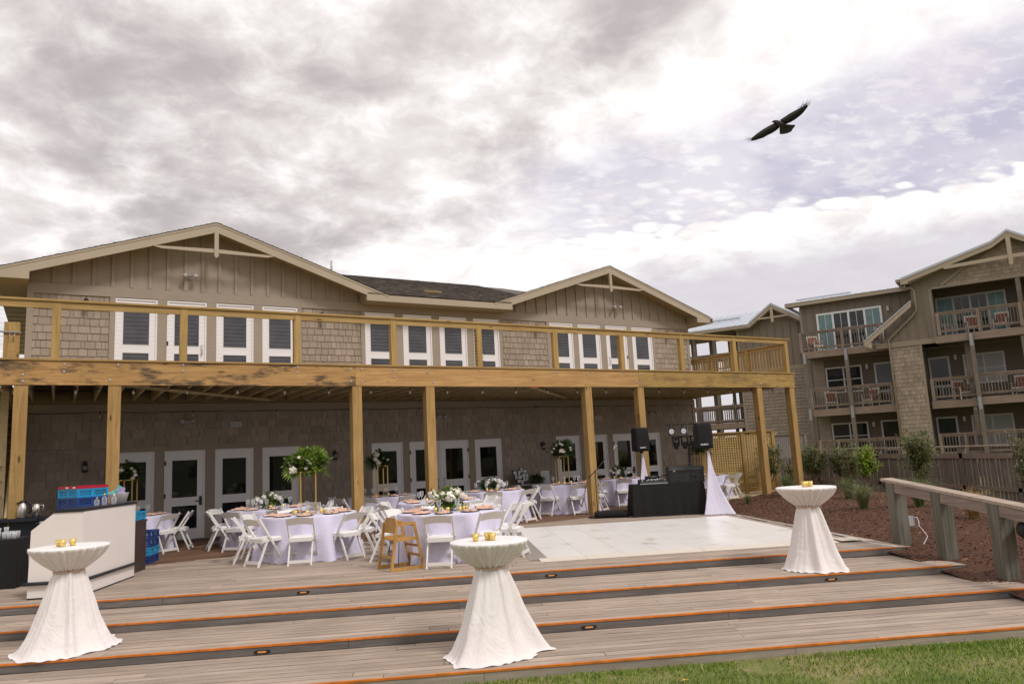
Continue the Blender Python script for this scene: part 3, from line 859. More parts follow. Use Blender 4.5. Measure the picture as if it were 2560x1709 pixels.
# main roof front slope is shingled only where it shows (between the gables) and above
mz = lambda t: EZ + .335*(t-TF)
tb0 = WT+.12
roof_tabs(mb, (P1s+4.0, TF-.02, EZ), (P2s-4.0, TF-.02, EZ), (P2s-4.0, TR, mz(TR)), (P1s+4.0, TR, mz(TR)))
for q0, q1 in ((P1s+1.6, P1s+3.995), (P2s-3.995, P2s-1.6)): roof_tabs(mb, (q0, tb0, mz(tb0)), (q1, tb0, mz(tb0)), (q1, TR, mz(TR)), (q0, TR, mz(TR)))
for p in (P1s, P2s):
    for sg in (-1, 1):
        ov = 4.62
        e = Vector((p+sg*ov, TF-.03, PZ-SL*ov)); r_ = Vector((p, TF-.03, PZ)); e2 = Vector((p+sg*ov, 24.0, PZ-SL*ov)); r2 = Vector((p, 24.2, PZ))
        if sg < 0: roof_tabs(mb, e2, e, r_, r2, wmax=.3)
        else: roof_tabs(mb, e, e2, r2, r_, wmax=.3)
mb.build('roof_shingles', M['roof'], lodge)
mb = LB()
# roof deck solids
hx = 6.5
A = (-1.33, 20.72)
tb = WT+.10; zb_ = mz(tb)-.03
mb.add([(A[0], tb, zb_), (A[1], tb, zb_), (A[1]-5.2, TR, mz(TR)-.03), (A[0]+5.2, TR, mz(TR)-.03), (A[0], 32.4, EZ-.03), (A[1], 32.4, EZ-.03)],
       [(0, 1, 2, 3), (3, 2, 5, 4), (1, 5, 2), (0, 3, 4)])
mb.add([(P1s+3.99, TF, EZ-.03), (P2s-3.99, TF, EZ-.03), (P2s-3.99, tb, zb_), (P1s+3.99, tb, zb_)], [(0, 1, 2, 3)])
for p in (P1s, P2s):
    ov = 4.60
    mb.prism_y([(p-ov, PZ-SL*ov-.12), (p, PZ-.12), (p+ov, PZ-SL*ov-.12), (p+ov, PZ-SL*ov-.008), (p, PZ-.008), (p-ov, PZ-SL*ov-.008)], TF+.02, 24.1)
mb.build('roof', M['roof'], lodge)
# rake boards, eave fascia with boxed returns
mb = LB()
def rake(p, sg):
    h = .245; x_in, x_out = 3.95, 4.59
    z = lambda d: PZ - .012 - SL*d
    mb.prism_y([(p, z(0)), (p+sg*x_out, z(x_out)), (p+sg*x_out, z(x_out)-.20), (p+sg*x_in, z(x_out)-.20), (p+sg*x_in, z(x_in)-h), (p, z(0)-h)], TF, TF+.03)
rake(P1s, -1); rake(P2s, 1)
z = lambda d: PZ - .012 - SL*d
# the inner rakes run into the level eave between the gables
x_in = 3.97
mb.prism_y([(P1s, z(0)), (P1s+4.6, z(4.6)), (P2s-4.6, z(4.6)), (P2s, z(0)), (P2s, z(0)-.245), (P2s-x_in, z(x_in)-.245), (P2s-x_in, EZ-.21), (P1s+x_in, EZ-.21), (P1s+x_in, z(x_in)-.245), (P1s, z(0)-.245)], TF, TF+.03)
# drip edge
for p in (P1s, P2s):
    for sg in (-1, 1):
        L_ = 4.61
        mb.prism_y([(p, z(0)+.006), (p+sg*L_, z(L_)+.006), (p+sg*L_, z(L_)-.045), (p, z(0)-.045)], TF-.012, TF-.001)
mb.build('fascia', M['fascia'], lodge)
mb = LB()
for p in (P1s, P2s):      # sloping soffits
    for sg in (-1, 1):
        zz = lambda d: PZ - .125 - SL*d
        a = [(p, TF+.03, zz(0)), (p+sg*3.97, TF+.03, zz(3.97)), (p+sg*3.97, WT+.02, zz(3.97)), (p, WT+.02, zz(0))]
        mb.hexa([(v[0], v[1], v[2]-.012) for v in a], a)
for a, b in ((A[0]+.02, P1s-3.97), (P1s+3.97, P2s-3.97), (P2s+3.97, A[1]-.02)):
    mb.box(a, b, TF+.03, WT-.025, EZ-.215, EZ-.19)
mb.box(A[0]+.02, S0-.005, WT-.025, 31.8, EZ-.215, EZ-.19); mb.box(S1+.005, A[1]-.02, WT-.025, 31.8, EZ-.215, EZ-.19)
# cheeks of the boxed returns
for s in (P1s-3.97, P1s+3.955, P2s-3.97, P2s+3.955):
    mb.box(s, s+.015, TF+.03, WT-.025, EZ-.19, EZ+.10)
mb.box(A[0], A[0]+.02, TF+.03, 32.2, EZ-.215, EZ-.02); mb.box(A[1]-.02, A[1], TF+.03, 32.2, EZ-.215, EZ-.02)
mb.build('soffit', M['soffit'], lodge)
for p in (P1s, P2s):      # king post and collar tie in the gable peak
    mb = LB()
    mb.prism_y([(p-.05, 7.60), (p-.05, 6.97), (p, 6.92), (p+.05, 6.97), (p+.05, 7.60)], TF-.035, TF+.04)
    d = 1.47
    mb.prism_y([(p-d, 7.11), (p-d+.26, 7.03+.09), (p-.05, 7.155), (p-.05, 7.055), (p-d+.2, 7.055)], TF-.008, TF+.035)
    mb.prism_y([(p+d, 7.11), (p+d-.26, 7.12), (p+.05, 7.155), (p+.05, 7.055), (p+d-.2, 7.055)][::-1], TF-.008, TF+.035)
    mb.build('gable_bracket', M['fascia'], lodge)
mb = LB(); mb.tube([(8.21, 25.6, 8.3), (8.21, 25.6, 8.86)], .035, 10); mb.build('vent_pipe', M['grey_box'], lodge)
# loose plank on the roof
mb = MB(); mb.box(-.29, .29, -.05, .05, 0, .045)
o = mb.build('plank', M['pine']); o.location = F(9.93, 20.85, mz(20.85)+.03); o.rotation_euler = (R(18), 0, FA)
tag(o, 'short pale offcut board lying on the dark roof between the gables', 'plank')
# wall lanterns, flood lights, boxes: fixed to the wall, so parts of the lodge
def lantern(s, z, t=WT):
    g = LB(); g.box(s-.045, s+.045, t-.03, t-.012, z-.02, z+.12)
    g.tube([(s, t-.03, z+.09), (s, t-.13, z+.14), (s, t-.13, z+.06)], .008, 6)
    g.lathe([(.012, .075), (.03, .06), (.055, .045), (.06, .03), (.045, .025)], (s, t-.13, z), 12)
    g.lathe([(.045, -.075), (.062, -.085), (.062, -.12), (.03, -.13)], (s, t-.13, z), 12)
    for k in range(6):
        a = PI/3*k; g.tube([(s+.05*math.cos(a), t-.13+.05*math.sin(a), z-.08), (s+.05*math.cos(a), t-.13+.05*math.sin(a), z+.03)], .004, 4)
    o = g.build('wall_lantern', M['black_metal'], lodge)
    g = LB(); g.lathe([(.036, -.075), (.038, -.02), (.034, .025)], (s, t-.13, z), 12); g.build('lantern_glass', M['clear'], o)
for s, z in ((.55, 1.87), (6.42, 1.87), (13.17, 1.87), (18.9, 1.87), (.46, 5.70), (6.12, 5.66), (13.2, 5.66), (18.87, 5.66)): lantern(s, z)
def flood(s, z, mat):
    g = LB(); g.lathe([(.05, 0), (.05, .03)], (s, WT-.03, z), 12)
    g.box(s-.05, s+.05, WT-.05, WT-.016, z-.05, z+.05)
    for sg in (-1, 1):
        c0 = Vector((s, WT-.05, z)); c1 = Vector((s+sg*.09, WT-.12, z+.03)); c2 = Vector((s+sg*.13, WT-.24, z-.03))
        g.tube([c0, c1], .015, 6); g.tube([c1, c1.lerp(c2, .4), c2], [.03, .05, .062], 10)
    g.build('flood_light', mat, lodge)
flood(2.72, 6.52, M['grey_box']); flood(16.5, 6.52, M['grey_box'])
for s, z in ((2.69, 2.87), (9.61, 2.86), (17.8, 2.83)): flood(s, z, M['grey_box'])
for s, z in ((3.86, 2.76), (15.44, 2.70)):
    g = LB(); g.box(s-.15, s+.15, WT-.075, WT-.012, z-.075, z+.075); g.box(s-.13, s+.13, WT-.079, WT-.075, z-.055, z+.055); g.build('emergency_light', M['grey_box'], lodge)

# ================================================================== raised deck in front of the lodge
DO = (9.6, 15.9, 0)
rdk = empty('raised_deck', F(*DO), FA, 'raised yellow pine deck with cable railing running along the lodge above the porch', 'deck')
def DB(): return MB(off=DO)
BT = 15.91; BZ0, BZ1 = 3.32, 3.765
SE = 20.36
for a, b, m in ((-7.5, 5.605, 'pine_stained'), (5.61, 13.79, 'pine_beam'), (13.795, SE, 'pine_green')):
    mb = DB(); mb.box(a, b, BT-.02+(.004 if m == 'pine_beam' else 0), BT+.09, BZ0, BZ1); mb.build('beam', M[m], rdk)
mb = DB(); mb.box(-7.5, SE+.03, BT-.05, BT+.15, 3.768, 3.80)
rg = random.Random(8)
y = BT+.155
while y < WT-.03: mb.box(-7.5, SE+.03, y, y+.135, 3.768, 3.798); y += .14
mb.build('deck_boards', M['pine'], rdk)
for q in ((SE-.09, SE-.0, BT+.095, WT+.6, BZ0+.05, BZ1), (-7.5, SE-.1, BT+.095, BT+.135, BZ0+.005, BZ1-.01), (-7.5, S1+.1, WT-.065, WT-.024, 3.31, 3.60)):
    mb = DB(); mb.box(*q); mb.build('rim_joist', M['ledger'], rdk)
s = -4.2
while s < SE-.15:
    mb = DB(); mb.box(s, s+.042, BT+.14, WT-.07, 3.37, 3.745); s += .406
    mb.build('joist', M['joist'], rdk)
for q0, q1 in (((.9, 16.1, 3.345), (4.6, 19.7, 3.345)), ((10.4, 16.15, 3.345), (13.9, 19.6, 3.345))):
    mb = DB(); mb.bar(q0, q1, .14, .04); mb.build('diagonal_brace', M['joist'], rdk)
mb = DB(); mb.box(-7.5, SE-.1, BT+.15, WT-.03, 3.748, 3.766); mb.build('shade_sheet', M['underdeck'], rdk)  # dark sheet below the boards, the underside's shade put into its colour
for i, s in enumerate((-.60, .885, 5.64, 7.42, 12.03, 13.85, 18.68, 20.21)):
    g = DB(); w2 = .108
    zb = 0 if i < 6 else -.16
    n = 6; rp = random.Random(i)
    g.box(s-w2, s+w2, BT-.005, BT+.195, zb, BZ0)
    if i in (4,):   # broken corner under the beam
        pass
    g.build('support_post', M['post_pine'], rdk)
# bolts
for s, z in ((-.58, 3.50), (-.58, 3.38), (.05, 3.70), (.05, 3.56), (.93, 3.70), (.80, 3.41), (2.07, 3.72), (2.07, 3.60), (4.32, 3.72), (4.32, 3.60), (5.50, 3.69), (5.50, 3.42), (5.75, 3.69), (5.75, 3.41), (6.53, 3.68), (6.53, 3.53), (7.35, 3.66), (7.5, 3.41),
             (12.0, 3.66), (11.95, 3.41), (13.72, 3.68), (13.88, 3.68), (13.72, 3.44), (13.88, 3.44), (18.65, 3.68), (18.75, 3.42), (20.2, 3.60), (20.25, 3.40), (8.77, 3.70), (11.04, 3.70), (13.26, 3.72), (15.5, 3.71)):
    g = DB(); g.ball((s, BT-.022, z), .024, 8, 5, (1, .45, 1)); g.build('bolt', M['bolt'], rdk)
g = DB(); g.box(10.28, 10.44, BT+.0, BT+.13, BZ0-.012, BZ0-.001); g.build('marker_tape', plain('orange_marker_tape', (.85, .16, .02), .6), rdk)
# railing
RPS = [-4.6, -2.38, -.10, 2.07, 4.32, 6.53, 8.77, 11.04, 13.26, 15.51, 17.71, 20.10]
for s in RPS:
    g = DB(); g.box(s-.068, s+.068, BT-.045, BT+.09, 3.802, 4.862); g.build('rail_post', M['rail_post'], rdk)
g = DB(); segs = [(-7.5, -2.38), (-2.378, 4.32), (4.322, 11.04), (11.042, 17.7), (17.702, SE-.1)]
for a, b in segs: g.box(a, b, BT-.075, BT+.085, 4.865, 4.902)
g.build('rail_cap', M['pine'], rdk)
for a, b in zip(RPS[:-1], RPS[1:]):
    g = DB(); g.box(a+.070, b-.070, BT-.040, BT+.0, 4.735, 4.863); g.build('top_rail', M['pine'], rdk)
for k in range(11):
    g = DB(); z = 3.885 + .079*k
    g.tube([(-7.5, BT+.02, z)] + [(s, BT+.02, z + (.0)) for s in RPS[1:-1]] + [(20.05, BT+.02, z)], .0016, 4); g.build('cable', M['cable'], rdk)
g = DB()      # cable end fittings beside the turning posts
for s in (8.77, 8.77):
    for k in range(11):
        z = 3.885+.079*k
        for sg in (-1, 1): g.tube([(s+sg*.075, BT+.02, z), (s+sg*.15, BT+.02, z)], .009, 5)
g.build('cable_fitting', M['steel'], rdk)
# side railing with square pickets at the far right end
sr = 20.24
for t in (17.6, 19.4, 21.3):
    g = DB(); g.box(sr-.06, sr+.06, t-.06, t+.06, 3.80, 4.76); g.build('rail_post', M['rail_post'], rdk)
g = DB(); g.box(sr-.07, sr+.07, BT+.1, 21.6, 4.762, 4.80); g.box(sr-.02, sr+.02, BT+.1, 21.6, 4.64, 4.76); g.box(sr-.02, sr+.02, BT+.1, 21.6, 3.86, 3.95); g.build('side_rail', M['joist'] if 0 else M['pine'], rdk)
t = BT+.22
while t < 21.5:
    g = DB(); g.box(sr+.021, sr+.056, t, t+.035, 3.83, 4.755); g.build('picket', M['rail_post'], rdk); t += .125
g = DB(); g.box(19.98, SE, WT-.03, 21.7, 3.60, 3.798); g.build('side_landing', M['pine'], rdk)
# newel with grab rings at the stair head, far left
g = DB(); g.box(-.98, -.72, 17.4, 17.62, 3.80, 4.72); g.build('stair_newel', M['rail_post'], rdk)
g = DB(); g.box(-1.15, -.70, 17.36, 17.40, 4.50, 4.53)
for s in (-1.02, -.84): g.tube([(s-.04, 17.35, 4.49), (s-.035, 17.33, 4.42), (s+.035, 17.33, 4.42), (s+.04, 17.35, 4.49)], .007, 6)
g.build('gate_hook', M['steel'], rdk)
# wooden stair going up behind the left posts
st_ = empty('porch_stair', F(-2.2, 18.2, 0), FA, 'dark wooden stair with open risers rising at the far left of the porch', 'stair')
SO = (-2.2, 18.2, 0)
for k in range(17):
    g = MB(off=SO); g.box(-3.6, -.84, 16.95+.2*k, 17.22+.2*k, .19*(k+1)-.04, .19*(k+1)); g.build('tread', M['deck_new'], st_)
for s in (-.82,):
    g = MB(off=SO); g.bar((s, 16.8, .02), (s, 20.4, 3.42), .04, .28); g.build('stringer', M['joist'], st_)
g = MB(off=SO); g.box(-.95, -.82, 16.85, 16.98, .28, 3.3); g.build('stair_post', M['joist'], st_)
for z in (1.35, 1.62, 1.89):
    g = MB(off=SO); g.tube([(-3.5, 16.8, z), (-.86, 16.8, z)], .012, 6); g.build('hand_rail', M['steel'], st_)

g = MB(off=SO); g.box(-6.5, -.74, 20.46, 20.50, 0, 3.74); g.build('back_boarding', M['deck_new'], st_)
# ---- string lights
def string_light(pts_bulb, t, name, lab, sag=.0):
    e = empty(name, F(pts_bulb[0][0], t, pts_bulb[0][1]), FA, lab, 'string lights')
    off = (pts_bulb[0][0], t, pts_bulb[0][1])
    wire = []
    for (a, za), (b, zb_) in zip(pts_bulb[:-1], pts_bulb[1:]):
        for k in range(6):
            f = k/6; wire.append((a+(b-a)*f, t, za+.05+(zb_-za)*f - sag*4*f*(1-f)))
    wire.append((pts_bulb[-1][0], t, pts_bulb[-1][1]+.05))
    g = MB(off=off); g.tube(wire, .005, 5); g.build('wire', M['black_metal'], e)
    for s, z in pts_bulb:
        g = MB(off=off); g.tube([(s, t, z+.05), (s, t, z)], .016, 8); o = g.build('socket', M['black_metal'], e)
        g = MB(off=off); g.lathe([(.012, 0), (.027, -.035), (.026, -.06), (.004, -.085)], (s, t, z), 10); g.build('bulb', M['bulb'], o)
M['bulb'] = plain('frosted_bulb', (.42, .39, .36), .15)
string_light([(.25+.965*k, 3.245) for k in range(-2, 21)], 16.13, 'string_lights', 'string of clear bulbs along the underside of the front deck beam', .03)
string_light([(.8+1.97*k, 3.03) for k in range(-1, 10)], 19.4, 'string_lights', 'string of dim bulbs under the deck close to the lodge wall', .04)
string_light([(20.0, 3.10), (19.95, 2.95), (20.6, 3.0)], 18.2, 'string_lights', 'loose end of the bulb string hanging in the gap at the right end', .02)

# ================================================================== three storey hotel at the right, far side of the fence
HO = (-4.5, 45.0, -.3)
hot = empty('hotel_building', H(*HO), HA, 'three storey weathered beige hotel with wooden balconies beyond the picket fence', 'building')
def HB(): return MB(off=HO)
TW, TA, TPI, TG = 46.6, 45.9, 44.0, 43.4      # left wing wall, recessed wall, pier plane, gable board plane
GZ = -.3
rg = random.Random(77)
def lap(mb, a0, a1, z0, z1, t, course=.165, clip=None):
    z = z0
    while z < z1-.01:
        zt = min(z+course, z1); x = a0
        mb.hexa([(a0, t-.022, z), (a1, t-.022, z), (a1, t, z), (a0, t, z)], [(a0, t-.006, zt), (a1, t-.006, zt), (a1, t, zt), (a0, t, zt)])
        z += course
# ---- masses
mb = HB()
mb.box(-14.0, -10.05, TW+.01, 56, GZ, 8.9)
mb.prism_y([(-13.2, 8.9), (-10.05, 8.9), (-10.05, 9.0), (-11.64, 9.62)], TW+.01, 50)
mb.box(-10.0, -4.0, TA+.01, 56, GZ, 9.45)
mb.box(-5.27, -3.74, TPI+.01, TA+.02, GZ, 6.22)
mb.box(-5.2, -3.0, TPI+.012, TA+.02, 6.22, 6.6)
mb.prism_y([(-5.92, 6.225), (-3.0, 6.225), (-3.0, 9.02), (-2.9, 9.03), (7.0, 9.03), (7.0, 8.9), (.63, 10.95), (-3.93, 9.44), (-3.93, 8.15)], TPI+.01, TPI+.25)
mb.box(-3.94, -3.0, TPI+.26, TA+.02, 6.22, 9.4)
mb.box(-3.76, 8.0, TA+.01, 57, GZ, 9.35)
mb.box(2.6, 4.0, TPI, TA, GZ, 9.0)
mb.build('wall', M['h_panel'], hot)
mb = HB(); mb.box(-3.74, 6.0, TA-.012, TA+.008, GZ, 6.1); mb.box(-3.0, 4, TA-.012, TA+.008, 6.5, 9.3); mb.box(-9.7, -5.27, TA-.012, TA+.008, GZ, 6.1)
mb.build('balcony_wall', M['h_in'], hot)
mb = HB()
shingles(mb, -5.17, -3.84, -.2, 6.14, TPI, .215, rg, .12, .34, .02)
mb.build('pier_shingles', M['h_shingle'], hot)
def pkz(x): return 11.28 - .50*abs(x-.63) if abs(x-.63) < .75 else 10.905 - .325*(abs(x-.63)-.75)
mb = HB(); shingles(mb, -2.28, 6, 9.10, 10.9, TPI, .19, rg, .14, .34, .022, clip=lambda x: min(pkz(x)-.30, 9.12+max(0, x+2.34)*.68))
mb.build('gable_shingles', M['h_shingle'], hot)
mb = HB(); shingles(mb, -13.95, -9.75, GZ, 5.85, TW, .20, rg, .25, .6, .034); mb.build('siding', M['h_siding'], hot)
for q0, q1 in ((3.2, 6.1), (GZ, 2.9)):
    mb = HB(); lap(mb, -9.62, -8.98, q0, q1, TA-.014); mb.build('siding', M['h_siding'], hot)
# battens
def bt_(*q):
    mb = HB(); mb.box(*q); mb.build('batten', M['h_panel'], hot)
for k in range(9):
    s = -13.6+.46*k
    if s < -9.9: bt_(s-.03, s+.03, TW-.035, TW+.012, 6.12, 8.7 - (0 if s > -12.9 else .1))
for k in range(14):
    s = -9.75+.46*k
    if s < -4.4: bt_(s-.03, s+.03, TA-.035, TA+.012, 6.55, 9.4)
for k in range(7):
    s = -5.5+.42*k; z1 = min(8.2+(s+3.92)*.86-.2, 9.3) if s < -3.92 else 9.44+(s+3.93)*.33-.1
    if z1 > 6.6: bt_(s-.03, s+.03, TPI-.035, TPI+.012, 6.50, z1)
for s in (-2.55, -2.1, -1.7):
    bt_(s-.03, s+.03, TPI-.014, TPI+.012, 9.14+max(0, (s+2.34))*.68+.12, 9.95+(s+2.5)*.33-.15)
# flat trim
def tr_(*q):
    mb = HB(); mb.box(*q); mb.build('trim', M['h_trim'], hot)
tr_(-5.28, -5.17, TPI-.024, TPI+.02, GZ, 6.20); tr_(-3.84, -3.73, TPI-.024, TPI+.02, GZ, 6.20)
tr_(-5.9, -3.0, TPI-.028, TPI+.02, 6.22, 6.49)
tr_(-3.10, -2.97, TPI-.026, TPI+.02, 6.5, 9.06); tr_(-2.968, 7, TPI-.030, TPI+.02, 9.02, 9.12)
tr_(-14.02, -9.7, TW-.024, TW+.02, 5.86, 6.10); tr_(-14.06, -13.93, TW-.026, TW+.02, GZ, 8.6)
mb = HB(); mb.bar((-2.5, TPI-.02, 9.17), (-.98, TPI-.02, 10.20), .02, .13, (0, 0, 1)); mb.build('trim', M['h_trim'], hot)
tr_(-10.02, -9.9, TA-.02, TA+.02, 6.5, 9.3)
# ---- roofs
mb = HB()
mb.box(-10.7, -3.9, 45.4, 45.43, 9.42, 9.62); mb.box(-10.7, -10.67, 45.4, 53, 9.42, 9.62)
def seg(mb, pts, t0, t1, h):
    for (a, za), (b, zb_) in zip(pts[:-1], pts[1:]):
        mb.prism_y([(a, za), (b, zb_), (b, zb_-h), (a, za-h)], t0, t1)
RP = [(-4.28, 9.63), (-.08, 10.80), (.63, 11.26), (1.34, 10.80), (5.5, 9.63)]
seg(mb, RP, TG, TG+.035, .24)
mb.prism_y([(-4.28, 9.63), (-3.93, 9.72), (-3.93, 9.40), (-4.28, 9.40)], TG-.004, TG+.03)
LP = [(-17.0, 8.85), (-13.06, 8.85), (-11.64, 9.84), (-9.95, 8.75)]
seg(mb, LP, 46.0, 46.035, .21)
seg(mb, [(-6.34, 6.60), (-3.92, 8.44)], 43.4, 43.43, .25)
mb.prism_y([(-6.36, 6.62), (-6.0, 6.85), (-6.0, 6.22), (-6.36, 6.40)], 43.42, 43.45)
mb.build('fascia', M['h_fascia'], hot)
mb = HB(); mb.prism_y([(-2.35, 10.02), (.55, 10.10), (.71, 10.10), (3.6, 10.02), (3.6, 9.86), (.71, 9.92), (.55, 9.92), (-2.2, 9.86)], TG-.01, TG+.03); mb.build('gable_bracket', M['h_fascia'], hot)
mb = HB(); mb.prism_y([(.53, 11.0), (.73, 11.0), (.72, 9.62), (.63, 9.54), (.54, 9.62)], TG-.045, TG-.012); mb.build('gable_bracket', M['h_fascia'], hot)
mb = HB(); mb.prism_y([(-11.72, 9.6), (-11.56, 9.6), (-11.56, 8.80), (-11.64, 8.74), (-11.72, 8.80)], 45.96, 45.995); mb.build('gable_bracket', M['h_fascia'], hot)
mb = HB(); mb.prism_y([(-12.55, 9.12), (-10.85, 9.12), (-10.7, 9.02), (-12.7, 9.02)], 45.985, 46.0); mb.build('gable_bracket', M['h_fascia'], hot)
mb = HB()
def metal(mb, pts, t0, t1, h=.12, ribs=.42):
    for (a, za), (b, zb_) in zip(pts[:-1], pts[1:]):
        mb.prism_y([(a, za+h), (b, zb_+h), (b, zb_), (a, za)], t0, t1)
metal(mb, RP, TG-.04, 56); metal(mb, [(-6.36, 6.60), (-3.93, 8.44)], 43.36, 43.99, .06)
metal(mb, LP[1:], 45.96, 51)
mb.add([(-17.0, 45.96, 8.85), (-13.06, 45.96, 8.85), (-13.06, 50.5, 10.3), (-17.0, 50.5, 10.3)], [(0, 1, 2, 3)])
mb.box(-17.0, -13.06, 45.96, 46.0, 8.80, 8.86)
s = -16.9
while s < -13.1:
    mb.bar((s, 45.96, 8.87), (s, 50.5, 10.32), .03, .05); s += .42
mb.add([(-10.72, 45.36, 9.62), (-3.9, 45.36, 9.62), (-3.9, 50.5, 10.45), (-10.72, 50.5, 10.45)], [(0, 1, 2, 3)])
s = -10.6
while s < -4.6:
    mb.bar((s, 45.38, 9.64), (s, 50.5, 10.47), .03, .05); s += .42
mb.build('roof', M['metal_roof'], hot)
mb = HB(); mb.box(-10.4, -7.3, 47.2, 47.25, 10.02, 10.12); mb.box(-16.6, -14.2, 48.2, 48.25, 9.62, 9.74); mb.build('roof_rail', M['metal_roof'], hot)
mb = HB(); mb.box(-10.69, -3.95, 45.45, TA+.02, 9.40, 9.42); mb.prism_y([(-3.92, 9.44), (.63, 10.98), (5.2, 9.44), (5.2, 9.40), (.63, 10.94), (-3.92, 9.40)], TG+.04, TPI)
mb.prism_y([(-14, 8.62), (-13.06, 8.62), (-11.64, 9.60), (-10, 8.5), (-10, 8.46), (-11.64, 9.56), (-13.06, 8.58), (-14, 8.58)], 46.04, TW)
mb.build('soffit', M['h_panel'], hot)
# gutter and downpipe
mb = HB()
mb.tube([(-4.42, 43.55, 9.62), (-4.42, 43.6, 9.5), (-4.25, 43.8, 9.30), (-3.86, 43.88, 9.22), (-3.74, 43.88, 9.08), (-3.74, 43.88, 8.05), (-3.95, 43.85, 7.75), (-5.12, 43.85, 6.72), (-5.22, 43.88, 6.6), (-5.22, 43.93, .9)], .05, 8)
mb.box(-4.5, -4.3, 43.4, 45.3, 9.55, 9.70)
mb.build('downpipe', M['h_trim'], hot)
# ---- doors, windows
def hwin(a, b, z0, z1, t, n, frame, glass, name='window', fw=.09, midrail=False, muntin=False, curt=None):
    mb = HB(); y0, y1 = t-.06, t
    mb.box(a, a+fw, y0, y1, z0, z1); mb.box(b-fw, b, y0, y1, z0, z1)
    mb.box(a+fw, b-fw, y0, y1, z1-fw, z1); mb.box(a+fw, b-fw, y0, y1, z0, z0+fw)
    w_ = (b-a-fw)/n
    for i in range(1, n): mb.box(a+w_*i, a+w_*i+fw, y0, y1, z0+fw, z1-fw)
    zm = z0+(z1-z0)*.5
    for i in range(n):
        x0, x1 = a+w_*i+fw, a+w_*(i+1)
        if midrail: mb.box(x0, x1, y0+.015, y1, zm-.025, zm+.025)
        if muntin: mb.box((x0+x1)/2-.012, (x0+x1)/2+.012, y0+.02, y1, z0+fw, z1-fw)
    o = mb.build(name, frame, hot)
    for i in range(n):
        x0, x1 = a+w_*i+fw, a+w_*(i+1)
        g = HB(); g.box(x0, x1, t-.025, t-.012, z0+fw, z1-fw)
        mt = glass if not curt or i not in curt else M['curtain']
        g.build('curtained_pane' if curt and i in curt else 'pane', mt, o)
    return o
hwin(-9.10, -5.62, 6.60, 8.84, TA-.015, 4, M['h_white2'], M['glass_blue'], 'sliding_door', .11, muntin=True, curt=(0, 3))
hwin(-2.98, .22, 6.60, 8.80, TA-.015, 4, M['h_white'], M['glass_blue'], 'sliding_door', .10, muntin=True, curt=(0, 3))
for dz in (0, -3.19):
    hwin(-8.93, -7.0, 4.15+dz, 5.65+dz, TA-.015, 2, M['h_white'], M['glass_blue'] if dz == 0 else M['glass_blue'], 'window', .085, midrail=True)
    o = hwin(-6.36, -5.30, 3.28+dz, 5.66+dz, TA-.015, 1, M['h_white'], M['glass_blue'], 'door', .09)
    g = HB(); g.box(-6.25, -5.4, TA-.07, TA-.03, 4.0+dz, 4.12+dz); g.build('mid_rail', M['h_white'], o)
    o = hwin(-3.68, -2.69, 3.28+dz, 5.64+dz, TA-.015, 1, M['h_white'], M['glass_blue'], 'door', .09)
    g = HB(); g.box(-3.58, -2.79, TA-.07, TA-.03, 4.0+dz, 4.12+dz); g.build('mid_rail', M['h_white'], o)
    o = hwin(-2.07, -.22, 4.05+dz, 5.64+dz, TA-.015, 2, M['h_white'], M['blind'] if dz == 0 else M['blind'], 'window', .085, midrail=True)
for s, z, t in ((-5.3, 8.62, TA), (-6.72, 5.52, TA), (-6.72, 2.30, TA), (-2.4, 5.55, TA), (-2.38, 2.3, TA)):
    g = HB(); g.box(s-.06, s+.06, t-.12, t-.01, z-.14, z+.12); g.build('wall_light', M['h_white'], hot)
# ---- balconies
def rail(mb, a, b, t, z, th=.11):
    mb.box(a, b, t-.05, t+.05, z+1.07, z+1.12); mb.box(a, b, t-.02, t+.02, z+.95, z+1.068); mb.box(a, b, t-.02, t+.02, z+.10, z+.20)
def railset(a, b, t, z, posts, name='balcony_railing'):
    g = HB(); rail(g, a, b, t, z)
    for p_ in posts: g.box(p_-.075, p_+.075, t-.075, t+.06, z-.05, z+1.10)
    o = g.build(name, M['h_wood'], hot)
    x = a+.09
    g = HB()
    while x < b-.04:
        g.box(x-.018, x+.018, t-.054, t-.021, z+.06, z+1.05); x += .135
    g.build('baluster', M['h_woodz'], o)
def beam(a, b, t, z, name='balcony_beam'):
    g = HB(); g.box(a, b, t-.06, t+.02, z-.36, z+.02); g.build(name, M['h_wood'], hot)
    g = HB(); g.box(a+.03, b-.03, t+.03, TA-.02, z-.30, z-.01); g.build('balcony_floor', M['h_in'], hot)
TFr = 44.3
for z, pp in ((6.50, (-9.75, -7.56, -5.6)), (3.22, (-9.5, -5.42)), (.35, (-9.3, -8.35, -5.42))):
    railset(-9.72, -5.35, TFr, z+.04 if z > 6 else z+.08, pp)
    beam(-9.72, -5.29, TFr, z)
for z in (6.54, 3.30):
    g = HB(); g.box(-9.80, -9.70, TFr+.06, TA-.05, z+1.07, z+1.12); g.box(-9.77, -9.73, TFr+.06, TA-.05, z+.10, z+.18); o = g.build('side_rail', M['h_wood'], hot)
    g = HB(); t = TFr+.15
    while t < TA-.1: g.box(-9.768, -9.735, t, t+.035, z+.18, z+1.07); t += .135
    g.build('baluster', M['h_woodz'], o)
TB = 43.7
railset(-2.9, 3.5, TB, 6.60, (-2.83, -1.06, .70)); beam(-3.05, 3.6, TB, 6.50)
railset(-3.55, -1.6, TFr-.1, 3.30, (-3.5,)); railset(-1.4, 3.5, TB, 3.32, (1.2,)); beam(-3.62, -1.6, TFr-.1, 3.22); beam(-1.4, 3.6, TB, 3.26)
railset(-3.55, -1.6, TFr-.1, .46, (-3.45, -2.35)); railset(-1.4, 3.5, TB, .50, (1.2,)); beam(-3.62, -1.6, TFr-.1, .4)
beam(-1.4, 3.6, TB, .4)
